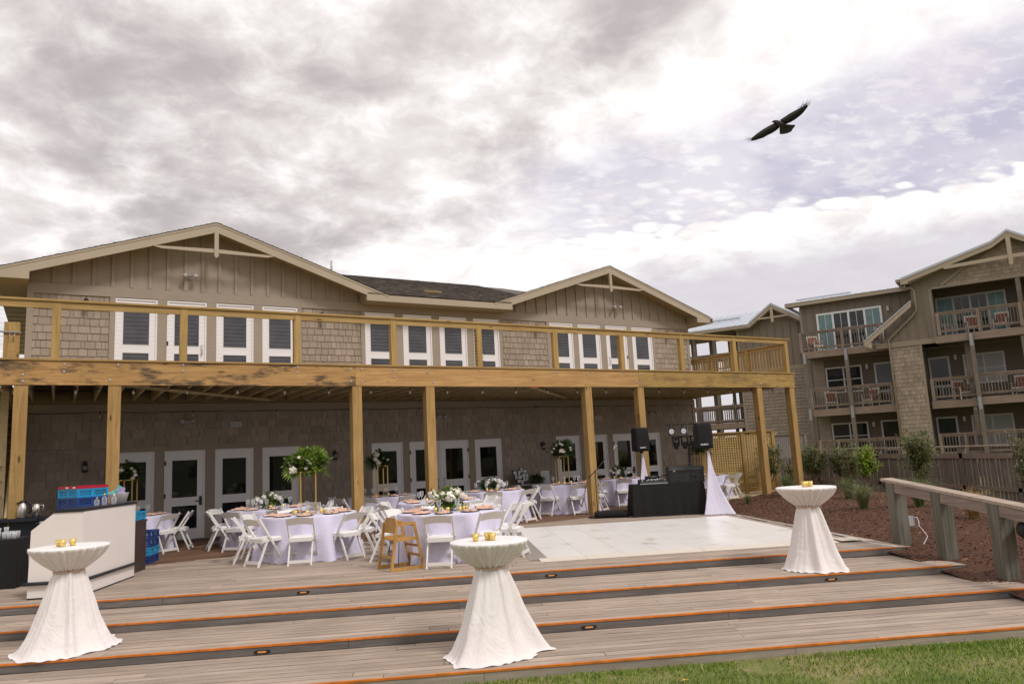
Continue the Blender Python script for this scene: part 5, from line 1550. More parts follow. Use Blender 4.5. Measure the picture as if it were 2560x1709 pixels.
BL = {'A': [(-.25, -.14, -.14, .075), (-.13, -.2, .09, .035), (.0, -.2, -.11, .035), (.06, -.2, -.02, .04), (.02, -.2, .03, .03), (.0, -.2, .08, .025), (-.3, -.1, -.04, .03), (-.33, -.1, .01, .025)],
      'D': [(-.08, -.2, .13, .08), (-.10, -.2, .02, .07), (-.03, -.2, -.08, .08), (.2, -.15, .0, .04), (.1, -.15, .04, .03)],
      'G': [(-.05, -.2, .17, .05), (.02, -.2, .14, .04), (-.22, -.15, .05, .04), (-.27, -.1, -.04, .04), (-.02, -.22, -.02, .08), (.05, -.2, -.05, .05), (.24, -.15, .05, .04), (.25, -.12, -.01, .035), (-.15, -.15, .13, .04)],
      'I': [(.28, -.1, .0, .04), (-.2, -.1, .05, .04)],
      'J': [(-.1, -.15, .05, .07), (.12, -.15, .08, .04), (.18, -.15, .02, .04), (.2, -.15, -.06, .045), (.14, -.15, -.12, .04)]}
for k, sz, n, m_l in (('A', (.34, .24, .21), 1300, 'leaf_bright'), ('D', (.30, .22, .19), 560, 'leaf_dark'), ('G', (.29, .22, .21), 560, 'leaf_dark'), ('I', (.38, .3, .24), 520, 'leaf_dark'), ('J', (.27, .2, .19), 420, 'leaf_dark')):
    (x, y), d = TD[k]; z = (-.15 if k == 'I' else 0) + .763
    GS.put((x, y, z), R({'A': 8, 'D': 28, 'G': 18, 'I': 25, 'J': 0}[k]), 'tall open gold stand on the ' + d, 'gold flower stands')
    fans = [((.10, .06, .04), (.55, 0, .9), 15, .32), ((-.28, -.05, -.12), (-.6, -.2, -.8), 11, .22)] if k == 'A' else ([((.15, 0, .12), (.8, 0, .8), 11, .25)] if k == 'G' else [((-.2, 0, -.05), (-1, 0, -.3), 9, .25)] if k == 'D' else [])
    sp_ = [((.25, -.1, -.1), (.8, -.3, -.8), 14, .22), ((-.3, -.1, -.02), (-1, -.1, .1), 12, .15), ((0, -.1, .15), (-.1, 0, 1), 8, .16)]
    e = arrangement('flower_arrangement', sz, n, BL[k], .095, M[m_l], rg, fans, sp_)
    put(e, (x, y, z+.755), LAB[k])

# ================================================================== cocktail tables tied with a ribbon
def cocktail(name, x, y, z0, h, seed, lab, tielab, where, fl=1.0):
    rgc = random.Random(seed)
    t = empty('cocktail_table', (x, y, z0), 0, 'slim pedestal table under the cloth, ' + where, 'cocktail table')
    g = MB(); g.lathe([(0, h-.03), (.385, h-.03), (.385, h-.008), (0, h-.008)], n=40); g.build('tabletop', M['grey_box'], t)
    g = MB(); g.tube([(0, 0, .03), (0, 0, h-.03)], .035, 10); g.lathe([(0, .0), (.28, .0), (.28, .02), (0, .035)], n=24); g.build('pedestal', M['grey_box'], t)
    n = 288; ph = [rgc.uniform(0, 2*PI) for _ in range(8)]
    ztie = h*.765
    nf = 13
    # irregular fold angles
    def fold(th, k):
        return math.sin(th*k + ph[0] + .8*math.sin(2*th+ph[1]) + .5*math.sin(3*th+ph[2]))
    def fn(th, k, r, z):
        if z > h-.03: return r, z
        if z > ztie-.012:       # gathered bowl
            u = (h-z)/(h-ztie); a = .036*min(1, u*2.2)*(1-.30*u)
            w_ = (abs(fold(th, 10.5 if 0 else 11))**.6*-1+.5)*a*1.3 + .45*a*math.sin(41*th+ph[3]+2*math.sin(3*th))
            return r + w_, z
        u = (ztie-z)/ztie
        amp = (.030 + .048*u**1.1)*(.55+.45*math.sin(th+ph[5])+.35*math.sin(2*th+ph[1]+u*1.3))
        tw = th + .10*math.sin(3*th+ph[2])*u
        s1 = fold(tw, 6)*amp + .28*amp*math.sin(13*tw+ph[4]+1.8*math.sin(th+ph[5])) + .004*math.sin(27*th+ph[6]+3*math.sin(2*th))*(1-.5*u)
        s1 = s1 if s1 > 0 else s1*.55
        s1 += .010*math.sin(5*th+9*u+ph[3])*math.sin(7*u+ph[4])*u
        f_ = .04*math.sin(2*th+ph[6])*u + .03*math.sin(3*th+ph[7])*u
        zz = z
        if z < .03: zz = max(.004, z + .005*(1+math.sin(21*th+ph[2]+2*math.sin(5*th))))
        if z < .05:
            s1 += .022*max(0, math.sin(5*th+ph[3]+1.5*math.sin(2*th)))
        return r + s1 + f_, zz
    prof = [(0, h), (.25, h), (.388, h), (.397, h-.005), (.399, h-.016), (.396, h-.032)]
    m_ = 16
    for i in range(1, m_+1):
        u = i/m_; z = h-.032 - (h-.032-ztie)*u
        r = .396 - (.396-.142)*(u**.92*.62 + .38*u**2.2) ; prof.append((r, z))
    prof += [(.135, ztie-.006), (.135, ztie-.018), (.146, ztie-.035)]
    for i in range(1, 25):
        u = i/24; z = (ztie-.035)*(1-u) + .006*u
        r = .146 + (.205*u**.85 + .085*u**4)*fl; prof.append((r, z))
    prof.append((.436*fl+.02, .004)); prof.append((.436*fl+.035, .003))
    m = MB(); m.lathe(prof, n=n, fn=fn, cap=False)
    o = m.build(name, M['ivory']); o.location = (x, y, z0)
    o.data.materials.append(M['ivory_top'])
    for p in o.data.polygons:
        if p.center.z > h-.02: p.material_index = 1
    tag(o, lab, 'tablecloth', 'tied cocktail tablecloths')
    # ribbon
    g = MB(); g.lathe([(.150, ztie-.020), (.154, ztie-.010), (.152, ztie+.002), (.146, ztie-.008)], n=60, fn=lambda th, k, r, zz: (r+.004*math.sin(17*th), zz), cap=False)
    g.tube([(.15, -.02, ztie-.01), (.175, -.02, ztie+.01), (.185, -.02, ztie-.04), (.165, -.02, ztie-.06)], .004, 6)
    o = g.build('ribbon_tie', M['tie']); o.location = (x, y, z0); tag(o, tielab, 'ribbon', 'ribbons on the cocktail tables')
cocktail('cocktail_tablecloth', -4.13, 8.97, -.205, 1.10, 3, 'ivory floor length cloth tied at the waist, in front of the white bar', 'blush ribbon around the cocktail table before the bar', 'in front of the bar', 1.05)
cocktail('cocktail_tablecloth', .46, 7.84, -.302, 1.10, 8, 'ivory floor length cloth tied at the waist, centre and nearest the lawn', 'blush ribbon around the centre cocktail table', 'nearest the lawn', 1.04)
cocktail('cocktail_tablecloth', 5.05, 10.17, -.105, 1.10, 14, 'ivory floor length cloth tied at the waist, beside the mulch bed', 'blush ribbon around the cocktail table by the mulch bed', 'beside the mulch bed', .92)
for (x, y, z, nm) in ((-4.13, 8.97, .897, 'left'), (.46, 7.84, .800, 'centre'), (5.05, 10.17, .997, 'right')):
    offs = {'left': [(-.10, -.03), (-.04, -.08), (.03, -.0)], 'centre': [(-.135, -.06), (-.01, -.02), (.035, -.07)], 'right': [(-.04, -.05), (.005, -.03), (.05, -.05)]}[nm]
    for (dx, dy), q in zip(offs, ('leftmost', 'middle', 'rightmost')):
        VOT.put((x+dx, y+dy, z), 0, '%s gold votive candle on the %s cocktail table' % (q, nm), 'gold votives on the cocktail tables')

# ================================================================== wooden high chair
hc = empty('high_chair', (-.66, 12.02, 0), R(-62), 'wooden restaurant high chair with dark straps beside the front table', 'high chair')
Wd = .235
for sx in (-1, 1):
    g = MB(); x = sx*Wd
    def hb(y0, z0, y1, z1, w=.022, h=.042, up=(0, 1, 0)):
        g.bar((x, y0, z0), (x, y1, z1), w, h, up)
    hb(-.27, 0.0, -.16, .70); hb(.27, 0.0, .12, .70)
    g.build('side_post', M['hc_wood'], hc)
    for q in ((-.245, .025, .245, .025, .022, .05), (-.14, .685, .105, .685, .021, .045), (-.17, .46, .15, .46, .021, .05)):
        g = MB(); hb(*q, (0, 0, 1)); g.build('side_bar', M['hc_wood'], hc)
g = MB(); g.prism_x([(-.155, .43), (.14, .45), (.14, .465), (-.155, .445)], -Wd+.012, Wd-.012); g.build('seat', M['hc_wood'], hc)
g = MB(); g.add([(p[0], -.175+.06*(p[1]-.55)+dy, p[1]) for dy in (0, .016) for p in ((-Wd+.012, .545), (Wd-.012, .545), (Wd-.012, .70), (Wd-.07, .775), (-Wd+.07, .775), (-Wd+.012, .70))],
    [(5, 4, 3, 2, 1, 0), (6, 7, 8, 9, 10, 11)] + [(i, (i+1) % 6, 6+(i+1) % 6, 6+i) for i in range(6)]); g.build('backrest', M['hc_wood'], hc)
for y, z in ((-.235, .20), (.235, .19), (.19, .34), (.10, .665)):
    g = MB(); g.bar((-Wd+.011, y, z), (Wd-.011, y, z), .02, .038); g.build('cross_bar', M['hc_wood'], hc)
for sx in (-1, 1):
    g = MB(); g.bar((sx*.16, -.10, .44), (sx*.18, -.13, .06), .022, .003, (0, 1, 0)); g.build('strap', M['black_metal'], hc)

# ================================================================== bar at the left
bar = empty('bar_counter', (-5.4, 12.2, 0), 0, 'white panelled bar counter with black top edge and black kick bar', 'bar')
BO = (-5.4, 12.2, 0)
g = MB(off=BO)      # front panel facing the steps, with the sloping left shoulder
g.prism_y([(-5.76, .02), (-5.075, .02), (-5.075, 1.16), (-5.44, 1.16), (-5.74, .93)], 11.33, 11.36)
g.build('front_panel', M['bar_panel'], bar)
g = MB(off=BO); g.hexa([(-5.075, 11.333, .02), (-5.045, 11.333, .02), (-5.015, 13.08, .02), (-5.045, 13.08, .02)], [(-5.075, 11.333, 1.16), (-5.045, 11.333, 1.16), (-5.015, 13.08, 1.16), (-5.045, 13.08, 1.16)])
g.build('side_panel', M['bar_panel'], bar)
g = MB(off=BO)
g.prism_z([(-5.44, 11.315), (-5.04, 11.315), (-5.0, 13.09), (-5.36, 13.09), (-5.36, 11.65), (-5.44, 11.65)], 1.162, 1.20)
g.build('bar_top', M['bar_trim'], bar)
g = MB(off=BO); g.tube([(-5.80, 11.29, .215), (-5.04, 11.29, .215)], .025, 8); g.tube([(-5.035, 11.29, .215), (-4.985, 13.1, .215)], .025, 8); g.build('kick_rail', M['bar_trim'], bar)
g = MB(off=BO); g.box(-5.76, -5.08, 11.325, 11.37, 0, .019); g.bar((-5.06, 11.34, .01), (-5.03, 13.08, .01), .04, .018); g.build('base_strip', M['bar_trim'], bar)
g = MB(off=BO); g.box(-5.50, -5.04, 13.10, 13.13, .0, 1.0); g.box(-5.5, -5.1, 11.7, 13.1, .45, .48); g.build('end_board', M['dark_wood'], bar)
# dishwasher racks: red lid on two light blue and navy racks, on a cart behind the bar
def rack_fn(mat):
    def f():
        e = empty('glass_rack', label='x', cat='glass rack')
        W, D, Hh = .25, .25, .14
        g = MB()
        for sx in (-1, 1):
            for sy in (-1, 1): g.box(sx*W-.018, sx*W+.018, sy*D-.018, sy*D+.018, 0, Hh)
        for z0, z1 in ((0, .028), (Hh-.03, Hh)):
            for s_ in (-1, 1): g.box(-W+.018, W-.018, s_*D-.012, s_*D+.012, z0, z1); g.box(s_*W-.012, s_*W+.012, -D+.018, D-.018, z0, z1)
        g.box(-.03, .03, -D-.010, -D+.010, .028, Hh-.03); g.box(W-.010, W+.010, -.03, .03, .028, Hh-.03)
        g.build('frame', mat, e)
        g = MB()
        for z in (.052, .080, .106):
            for s_ in (-1, 1): g.box(-W+.018, W-.018, s_*D-.004, s_*D+.004, z-.004, z+.004); g.box(s_*W-.004, s_*W+.004, -D+.018, D-.018, z-.004, z+.004)
        for k in range(15):
            u = -W+.04+k*.030
            if abs(u) < .03: continue
            for s_ in (-1, 1): g.box(u-.003, u+.003, s_*D-.0045, s_*D-.001, .028, Hh-.03); g.box(s_*W-.0045, s_*W-.001, u-.003, u+.003, .028, Hh-.03)
        g.build('grid', mat, e)
        return e
    return f
RB, RN = Proto(rack_fn(M['blue_crate'])), Proto(rack_fn(M['navy_crate']))
cart = empty('service_cart', (-6.04, 13.55, 0), 0, 'dark service cart under the tall stack of racks behind the bar', 'cart')
g = MB()
for z in (.25, .86): g.box(-.32, .32, -.28, .28, z, z+.03)
g.build('shelf', M['bar_trim'], cart)
for sx in (-1, 1):
    for sy in (-1, 1): g = MB(); g.tube([(sx*.29, sy*.25, .0), (sx*.29, sy*.25, .86)], .018, 8); g.build('leg', M['bar_trim'], cart)
a0 = R(-33)
RN.put((-6.04, 13.52, .893), a0, 'navy rack under the tall stack behind the bar', 'glass racks')
RN.put((-6.04, 13.52, 1.029), a0, 'middle navy rack of the tall stack behind the bar', 'glass racks')
RN.put((-6.04, 13.52, 1.165), a0, 'navy rack of glasses directly under the light blue one behind the bar', 'glass racks')
RB.put((-6.04, 13.52, 1.307), a0, 'light blue rack under the red rim behind the bar', 'glass racks')
g = MB()
for z0, z1 in ((0, .045),):
    for s_ in (-1, 1): g.box(-.268, .268, s_*.255-.014, s_*.255+.014, z0, z1); g.box(s_*.255-.0139, s_*.255+.0139, -.241, .241, z0, z1)
o = g.build('rack_rim', M['red_plastic']); o.location = (-6.04, 13.52, 1.449); o.rotation_euler = (0, 0, a0); tag(o, 'red plastic rim topping the rack stack behind the bar', 'glass rack')
g = MB(); g.box(-.04, .04, -.001, .001, -.012, .012); 
for dx, q in ((-.02, 'left'), (.17, 'right')):
    o = MB(); o.box(-.035, .035, -.002, .0, -.012, .012); o = o.build('tape_label', M['white']); o.location = (-6.04+dx*math.cos(a0)-.271*math.sin(-a0)*-1*0+.27*math.sin(a0), 13.52+dx*math.sin(a0)-.271*math.cos(a0), 1.471); o.rotation_euler = (0, 0, a0)
    tag(o, '%s white tape label stuck on the red rack rim' % q, 'label')
# low stack at the right end of the bar
for i, (pr, z, lb) in enumerate(((RN, 0, 'bottom navy rack of the stack right of the bar'), (RB, .148, 'light blue rack second from the bottom, right of the bar'), (RN, .296, 'navy rack above the light blue one, right of the bar'), (RN, .444, 'topmost navy rack of the low stack right of the bar'))):
    pr.put((-5.66, 14.98, z), R(3), lb, 'racks stacked right of the bar')
RB.put((-5.45, 13.75, .86), R(5), 'single light blue rack on the back counter right of the bar', 'glass racks')
g = MB(off=(-5.5, 13.75, 0)); g.box(-5.78, -5.17, 13.48, 14.02, .82, .855); o = empty('side_cart', (-5.5, 13.75, 0), 0, 'dark stand holding the single light blue rack', 'stand'); g.build('shelf', M['dark_wood'], o)
for q0, q1 in ((-5.25, -5.18), (-5.78, -5.71)):
    g = MB(off=(-5.5, 13.75, 0)); g.box(q0, q1, 13.5, 14.0, 0, .82); g.build('side_board', M['dark_wood'], o)
# bottles, tub
def bottle(x, y, z, h, mat, cap, lab):
    e = empty('bottle', (x, y, z), 0, lab, 'bottle')
    g = MB(); g.lathe([(0, 0), (.036, .002), (.037, h*.6), (.015, h*.76), (.014, h*.90)], n=14); g.build('body', mat, e)
    g = MB(); g.lathe([(.016, h*.80), (.0165, h), (0, h)], n=10); g.build('cap', cap, e)
bottle(-5.20, 12.35, 1.20, .17, M['clear'], M['gold'], 'bottle with a gold neck on the bar top')
bottle(-5.12, 12.50, 1.20, .15, M['clear'], M['white'], 'bottle with a white cap on the bar top')
bottle(-5.29, 12.30, 1.20, .12, M['clear'], M['steel'], 'small clear bottle at the left of the bar bottles')
tub = empty('bucket', (-5.20, 12.86, 1.20), R(5), 'white oval bucket on the bar end filled with colourful packets', 'bucket')
g = MB(); g.lathe([(0, 0), (.115, 0), (.155, .15), (.162, .155), (.15, .15), (.11, .01), (0, .01)], n=28, fn=lambda th, k, r, z: (r*(1-.18*abs(math.sin(th))), z)); g.build('shell', M['white'], tub)
M['teal_bag'] = plain('teal_wrap', (.12, .52, .48), .5, vary=.2); M['lilac_bag'] = plain('lilac_wrap', (.42, .36, .62), .5, vary=.2)
rgp = random.Random(4)
for i, (dx, dz, mt, nm, tilt) in enumerate(((-.09, .13, 'teal_bag', 'teal packet lying at the left of the bucket', 80), (-.05, .15, 'teal_bag', 'teal packet folded over the bucket rim', 60), (.01, .14, 'bar_trim', 'black packet standing in the bucket', 15), (.02, .19, 'teal_bag', 'teal topped packet standing highest in the bucket', 30), (.05, .15, 'lilac_bag', 'small lilac packet leaning in the bucket', -20), (.09, .16, 'lilac_bag', 'lilac packet standing at the right of the bucket', 5))):
    g = MB(); n = 6
    g.hexa([(-.03, -.012, -.06), (.03, -.012, -.06), (.03, .012, -.06), (-.03, .012, -.06)], [(-.034, -.004, .065), (.034, -.004, .06), (.034, .004, .06), (-.034, .004, .065)])
    o = g.build('packet', M[mt]); o.location = (-5.20+dx, 12.84-.01*i, 1.20+dz+.02); o.rotation_euler = (R(10), R(tilt), R(10)); tag(o, nm, 'packet')
# black clothed table and raised counter at the far left
bt = empty('black_table', (-7.4, 12.95, 0), 0, 'table under a black floor length cloth at the left edge, holding glasses', 'table')
g = MB(off=(-7.4, 12.95, 0)); g.box(-8.3, -6.62, 12.62, 13.3, .70, .725); g.build('tabletop', M['dark_wood'], bt)
def skirt(name, x0, x1, y0, y1, h, mat, lab, amp=.014, flare=.03, seed=0):
    rgs = random.Random(seed); pts = []; L = []
    n = 40
    for (ax, ay), (bx, by), (nx_, ny_) in (((x0, y0), (x1, y0), (0, -1)), ((x1, y0), (x1, y1), (1, 0)), ((x1, y1), (x0, y1), (0, 1)), ((x0, y1), (x0, y0), (-1, 0))):
        for i in range(n): L.append((ax+(bx-ax)*i/n, ay+(by-ay)*i/n, nx_, ny_, i/n))
    cx_, cy_ = (x0+x1)/2, (y0+y1)/2
    g = MB(off=(cx_, cy_, 0)); levels = [h, h-.03, h*.7, h*.4, h*.15, .006]
    N_ = len(L); vs = []
    for li, z in enumerate(levels):
        u = (h-z)/h
        for k, (x, y, nx_, ny_, f_) in enumerate(L):
            w_ = (amp*math.sin(k*.9+math.sin(k*.23)*2)+amp*.7*math.sin(k*.37+1))*u + flare*u
            cn = 1.0 if 0 < f_ < 1 else 1
            ex = w_*nx_ ; ey = w_*ny_
            if f_ == 0: ex += flare*u*(-1 if x == x0 else 1)*1.4; ey += flare*u*(-1 if y == y0 else 1)*1.4
            vs.append((x+ex, y+ey, z))
    fs = [(i*N_+k, i*N_+(k+1) % N_, (i+1)*N_+(k+1) % N_, (i+1)*N_+k) for i in range(len(levels)-1) for k in range(N_)]
    fs = [f_[::-1] for f_ in fs] + [tuple(range(N_))]
    g.add(vs, fs, False)
    o = g.build(name, mat); o.location = (cx_, cy_, 0); return tag(o, lab, 'tablecloth')
skirt('black_tablecloth', -8.4, -6.62, 12.62, 13.3, .735, M['blackcloth'], 'black cloth over the glass table at the left edge')
def tumbler_fn():
    g = MB(); g.lathe([(0, .004), (.030, .004), (.036, .11), (.0335, .11), (.028, .01), (0, .012)], n=14)
    return tag(g.build('tumbler', M['clear2']), 'x', 'glass')
M['clear2'] = glass_clear(); 
TU = Proto(tumbler_fn)
pos = [(-6.72, 12.78, 'right end, front row'), (-6.80, 12.78, 'second from the right, front row'), (-6.88, 12.80, 'third from the right, front row'), (-6.97, 12.80, 'fourth from the right, front row'), (-6.76, 12.95, 'right end, back row'), (-6.86, 12.97, 'second from the right, back row'), (-6.95, 12.98, 'third from the right, back row')]
for x, y, q in pos: TU.put((x, y, .736), 0, 'clear tumbler on the black clothed table, ' + q, 'tumblers on the black table')
for x, y, q in ((-6.97, 12.80, 'front'), (-6.95, 12.98, 'back')): TU.put((x, y, .80), 0, 'clear tumbler stacked inside another at the left edge, %s row' % q, 'tumblers on the black table')
ct = empty('back_counter', (-7.4, 14.2, 0), 0, 'black raised back counter at the far left carrying the metal pots', 'counter')
CO = (-7.4, 14.2, 0)
g = MB(off=CO); g.box(-9.0, -6.98, 13.95, 14.45, .93, .985); g.build('counter_top', M['bar_trim'], ct)
g = MB(off=CO); g.box(-8.9, -7.05, 14.05, 14.4, 0, .928); g.build('cabinet', M['bar_trim'], ct)
g = MB(off=CO); g.bar((-7.0, 14.0, .90), (-6.35, 14.25, .99), .35, .03); g.bar((-6.98, 13.98, .82), (-6.4, 14.2, .90), .3, .025); g.build('folding_flap', M['bar_trim'], ct)
def pot(x, y, z, lab, body, lid, rz):
    e = empty('coffee_pot', (x, y, z), rz, lab, 'coffee pot')
    g = MB(); g.lathe([(0, 0), (.082, .0), (.086, .02), (.088, .13), (.075, .20), (.05, .245), (.047, .255), (0, .255)], n=24); g.build('body', body, e)
    g = MB(); g.lathe([(.048, .255), (.052, .275), (.03, .30), (0, .302)], n=16); g.bar((-.045, 0, .268), (-.09, 0, .262), .03, .015); g.build('lid', lid, e)
    g = MB(); g.tube([(.05, 0, .27), (.11, 0, .26), (.135, 0, .19), (.125, 0, .11), (.085, 0, .07)], .012, 8); g.build('handle', lid, e)
M['brushed'] = plain('brushed_steel', (.55, .50, .47), .28, .95)
pot(-7.30, 14.1, .986, 'brushed steel coffee pot with a black handle on the back counter', M['brushed'], M['black_metal'], R(10))
e = empty('water_pitcher', (-7.06, 14.08, .986), 0, 'shiny steel water pitcher beside the coffee pot', 'pitcher')
g = MB(); g.lathe([(0, 0), (.062, 0), (.064, .12), (.068, .23), (.064, .23), (.06, .12), (.055, .01), (0, .01)], n=24); g.build('body', M['brushed'], e)
g = MB(); g.tube([(.06, 0, .215), (.115, 0, .20), (.11, 0, .12), (.06, 0, .08)], .009, 8); g.build('handle', M['brushed'], e)
e = empty('white_bin', (-6.42, 13.15, 0), 0, 'white plastic bin on the deck beside the black cloth', 'bin')
g = MB(); g.hexa([(-.15, -.12, 0), (.15, -.12, 0), (.15, .12, 0), (-.15, .12, 0)], [(-.2, -.17, .52), (.2, -.17, .52), (.2, .17, .52), (-.2, .17, .52)]); g.build('body', M['grey_box'], e)
g = MB(); g.box(-.215, .215, -.185, .185, .521, .55); g.build('rim', M['white'], e)
e = empty('napkin_box', (-6.43, 13.2, .80), 0, 'small grey box beyond the black clothed table', 'box')
g = MB(); g.box(-.08, .12, -.1, .1, 0, .16); g.build('case', M['grey_box'], e)
g = MB(); g.box(-.07, .11, -.09, .09, -.80, -.002); g.build('plinth', M['bar_trim'], e)

# ================================================================== DJ corner
dj = empty('dj_table', (5.50, 18.85, 0), R(-12), 'folding table under the black cloth holding the disc jockey gear', 'table')
g = MB(); g.box(-.82, .82, -.33, .33, .72, .745); g.build('tabletop', M['dark_wood'], dj)
for sx in (-.7, .7):
    g = MB(); g.tube([(sx, 0, .72), (sx, 0, .02)], .02, 6); g.build('leg', M['black_metal'], dj)
o = skirt('dj_tablecloth', -.86, .86, -.36, .36, .757, M['blackcloth'], 'black floor length cloth on the disc jockey table', seed=3); o.location = (5.50, 18.30, 0); o.rotation_euler = (0, 0, R(-6)); dj.location = (5.50, 18.30, 0); dj.rotation_euler = (0, 0, R(-6))
def fcase(x, y, z, rz, lab):
    e = empty('equipment_case', (x, y, z), rz, lab, 'case')
    g = MB(); g.box(-.42, .42, -.24, .24, 0, .30); g.build('shell', M['case_black'], e)
    g = MB(); g.hexa([(-.44, -.27, .30), (.44, -.27, .30), (.44, .25, .30), (-.44, .25, .30)], [(-.41, -.24, .385), (.41, -.24, .385), (.41, .25, .385), (-.41, .25, .385)]); g.build('lid', M['case_black'], e)
    g = MB()
    for z_ in (.06, .15, .24): g.box(-.41, -.03, -.252, -.241, z_-.012, z_+.012); g.box(.06, .41, -.252, -.241, z_-.012, z_+.012)
    g.build('rib', M['case_black'], e)
    g = MB(); g.tube([(.12, -.25, .24), (.14, -.30, .22), (.20, -.30, .14), (.22, -.25, .12)], .013, 8); g.build('handle', M['black_metal'], e)
    g = MB()
    g.box(-.33, -.27, -.262, -.250, .27, .33)
    g.build('latch', M['steel'], e)
M['case_black'] = plain('case_plastic', (.014, .014, .015), .55, bmp=.2, nscale=60)
fcase(5.97, 18.18, .760, R(-8), 'large black ribbed equipment case on the disc jockey table')
e = empty('dj_controller', (5.15, 18.22, .760), R(-6), 'flat grey mixing controller with silver knobs on the black table', 'mixer')
g = MB(); g.box(-.33, .33, -.22, .22, 0, .04); g.hexa([(-.33, -.22, .041), (.33, -.22, .041), (.33, .22, .041), (-.33, .22, .041)], [(-.32, -.21, .06), (.32, -.21, .06), (.32, .22, .11), (-.32, .22, .11)]); g.build('body', M['case_black'], e)
g = MB(); g.box(-.34, .34, -.232, -.222, .005, .03); g.build('metal_edge', M['steel'], e)
g = MB(); rgk = random.Random(2)
for k in range(26): x, y = rgk.uniform(-.3, .3), rgk.uniform(-.19, .19); g.tube([(x, y, .06), (x, y, .105+.1*(y+.2)*.5)], .012, 8)
g.build('knobs', M['steel'], e)
e = empty('headphones', (5.38, 18.35, .84), 0, 'black rolled cable and headphones lying behind the controller', 'headphones')
g = MB(); g.tube([(-.35, .05, .06), (0, .05, .07)], .045, 10); g.tube([(.0, 0, .05), (.08, .0, .11), (.17, 0, .11), (.22, 0, .05)], .014, 8); g.ball((0, 0, .04), .035, 8, 6); g.ball((.22, 0, .04), .035, 8, 6); g.build('band', M['black_metal'], e)
g = MB(); g.box(.24, .34, -.03, .05, .0, .09); g.build('small_adapter', M['grey_box'], e)
# covered loudspeakers on stands with white skirts
def logo(g, x, y, z, s):
    """three squared letters Q S C drawn in strokes, facing -y"""
    w_, h, t = s*1.05, s*.62, s*.17
    def st(a, b, c, d): g.box(x+a, x+b, y-.003, y, z+c, z+d)
    st(0, w_, h-t, h); st(0, w_, 0, t); st(0, t*1.2, t, h-t); st(w_-t*1.2, w_, t, h-t); st(w_*.55, w_*.75, -t*.7, t*.0)
    x2 = w_*1.18
    def st2(a, b, c, d): g.box(x+x2+a, x+x2+b, y-.003, y, z+c, z+d)
    st2(0, w_, h-t, h); st2(0, t*1.2, h/2+t/2, h-t); st2(0, w_, h/2-t/2, h/2+t/2); st2(w_-t*1.2, w_, t, h/2-t/2); st2(0, w_, 0, t)
    x3 = w_*2.36
    def st3(a, b, c, d): g.box(x+x3+a, x+x3+b, y-.003, y, z+c, z+d)
    st3(0, w_, h-t, h); st3(0, w_, 0, t); st3(0, t*1.2, t, h-t)
M['logo_white'] = plain('white_logo_print', (.62, .62, .66), .6)
def speaker(x, y, z, rz, lab, W=.41, Hh=.60, lean=0):
    e = empty('loudspeaker', (x, y, z), rz, lab, 'loudspeaker')
    g = MB(); n = 8; m_ = 10; vs = []
    for i in range(m_+1):
        zz = Hh*i/m_
        for j in range(32):
            th = 2*PI*j/32; cx_, sy_ = math.cos(th), math.sin(th)
            k = 6
            rr = (abs(cx_)**k + abs(sy_)**k)**(-1/k)
            sc = 1 - .10*(i/m_)**6 - (.25 if i == m_ else 0)*0
            wr = 1 + .012*math.sin(5*th+i*.9)+.008*math.sin(9*th-i*1.7)
            vs.append((rr*cx_*W/2*sc*wr, rr*sy_*.18*sc*wr*(1.0-.1*i/m_), zz + (.015*math.sin(3*th) if i == 0 else 0) - (.0 if i < m_ else 0)))
    fs = [(i*32+j, i*32+(j+1) % 32, (i+1)*32+(j+1) % 32, (i+1)*32+j) for i in range(m_) for j in range(32)] + [tuple(range(31, -1, -1)), tuple(range(m_*32, m_*32+32))]
    g.add(vs, fs, True); g.build('cover', M['blackcover'], e)
    g = MB(); logo(g, -W*.30, -.190, .075, .052); g.build('logo', M['logo_white'], e)
    g = MB(); g.tube([(0, 0, -.06), (0, 0, .02)], .03, 10); g.build('pole_socket', M['black_metal'], e)
def skirt_stand(x, y, h, rz, lab, feet):
    e = empty('speaker_stand', (x, y, 0), rz, lab, 'speaker stand')
    # stretch fabric over a tripod: apex collar, three hem corners
    n = 16; m_ = 18; vs = []
    cor = [Vector(f_) for f_ in feet]; ring = []
    for a in range(3):
        p, q = cor[a], cor[(a+1) % 3]
        for i in range(n): ring.append(p.lerp(q, i/n)*(1-.10*math.sin(PI*i/n)))
    N_ = len(ring)
    for i in range(m_+1):
        u = i/m_; z = h*(1-u); k = (.34*u + .66*u**2.2); k0 = .028*(1-u)
        for j, rr in enumerate(ring):
            d = rr.normalized(); tri = rr*k
            pinch = 1 - .22*math.sin(PI*(j % n)/n)*math.sin(PI*u)
            vs.append((tri.x*pinch + d.x*k0, tri.y*pinch + d.y*k0, max(.006, z+.0)))
    g = MB(); g.add(vs, [(i*N_+j, (i+1)*N_+j, (i+1)*N_+(j+1) % N_, i*N_+(j+1) % N_) for i in range(m_) for j in range(N_)], True)
    g.build('stretch_skirt', M['skirt'], e)
    g = MB(); g.tube([(0, 0, .3), (0, 0, h+.10)], .018, 10); g.build('pole', M['black_metal'], e)
    for c_ in cor:
        g = MB(); g.tube([(0, 0, .55), (c_.x*.9, c_.y*.9, .04)], .012, 6); g.build('leg', M['black_metal'], e)
skirt_stand(6.45, 17.75, 1.50, 0, 'white stretch skirt over the tripod under the right speaker', [(-.30, -.22, 0), (.42, -.36, 0), (.05, .52, 0)])
speaker(6.36, 17.75, 1.56, R(-4), 'black covered loudspeaker on the right stand, nearest the mulch bed')
skirt_stand(5.40, 19.85, 1.50, 0, 'white stretch skirt over the tripod under the left speaker', [(-.42, -.25, 0), (.30, -.32, 0), (.05, .5, 0)])
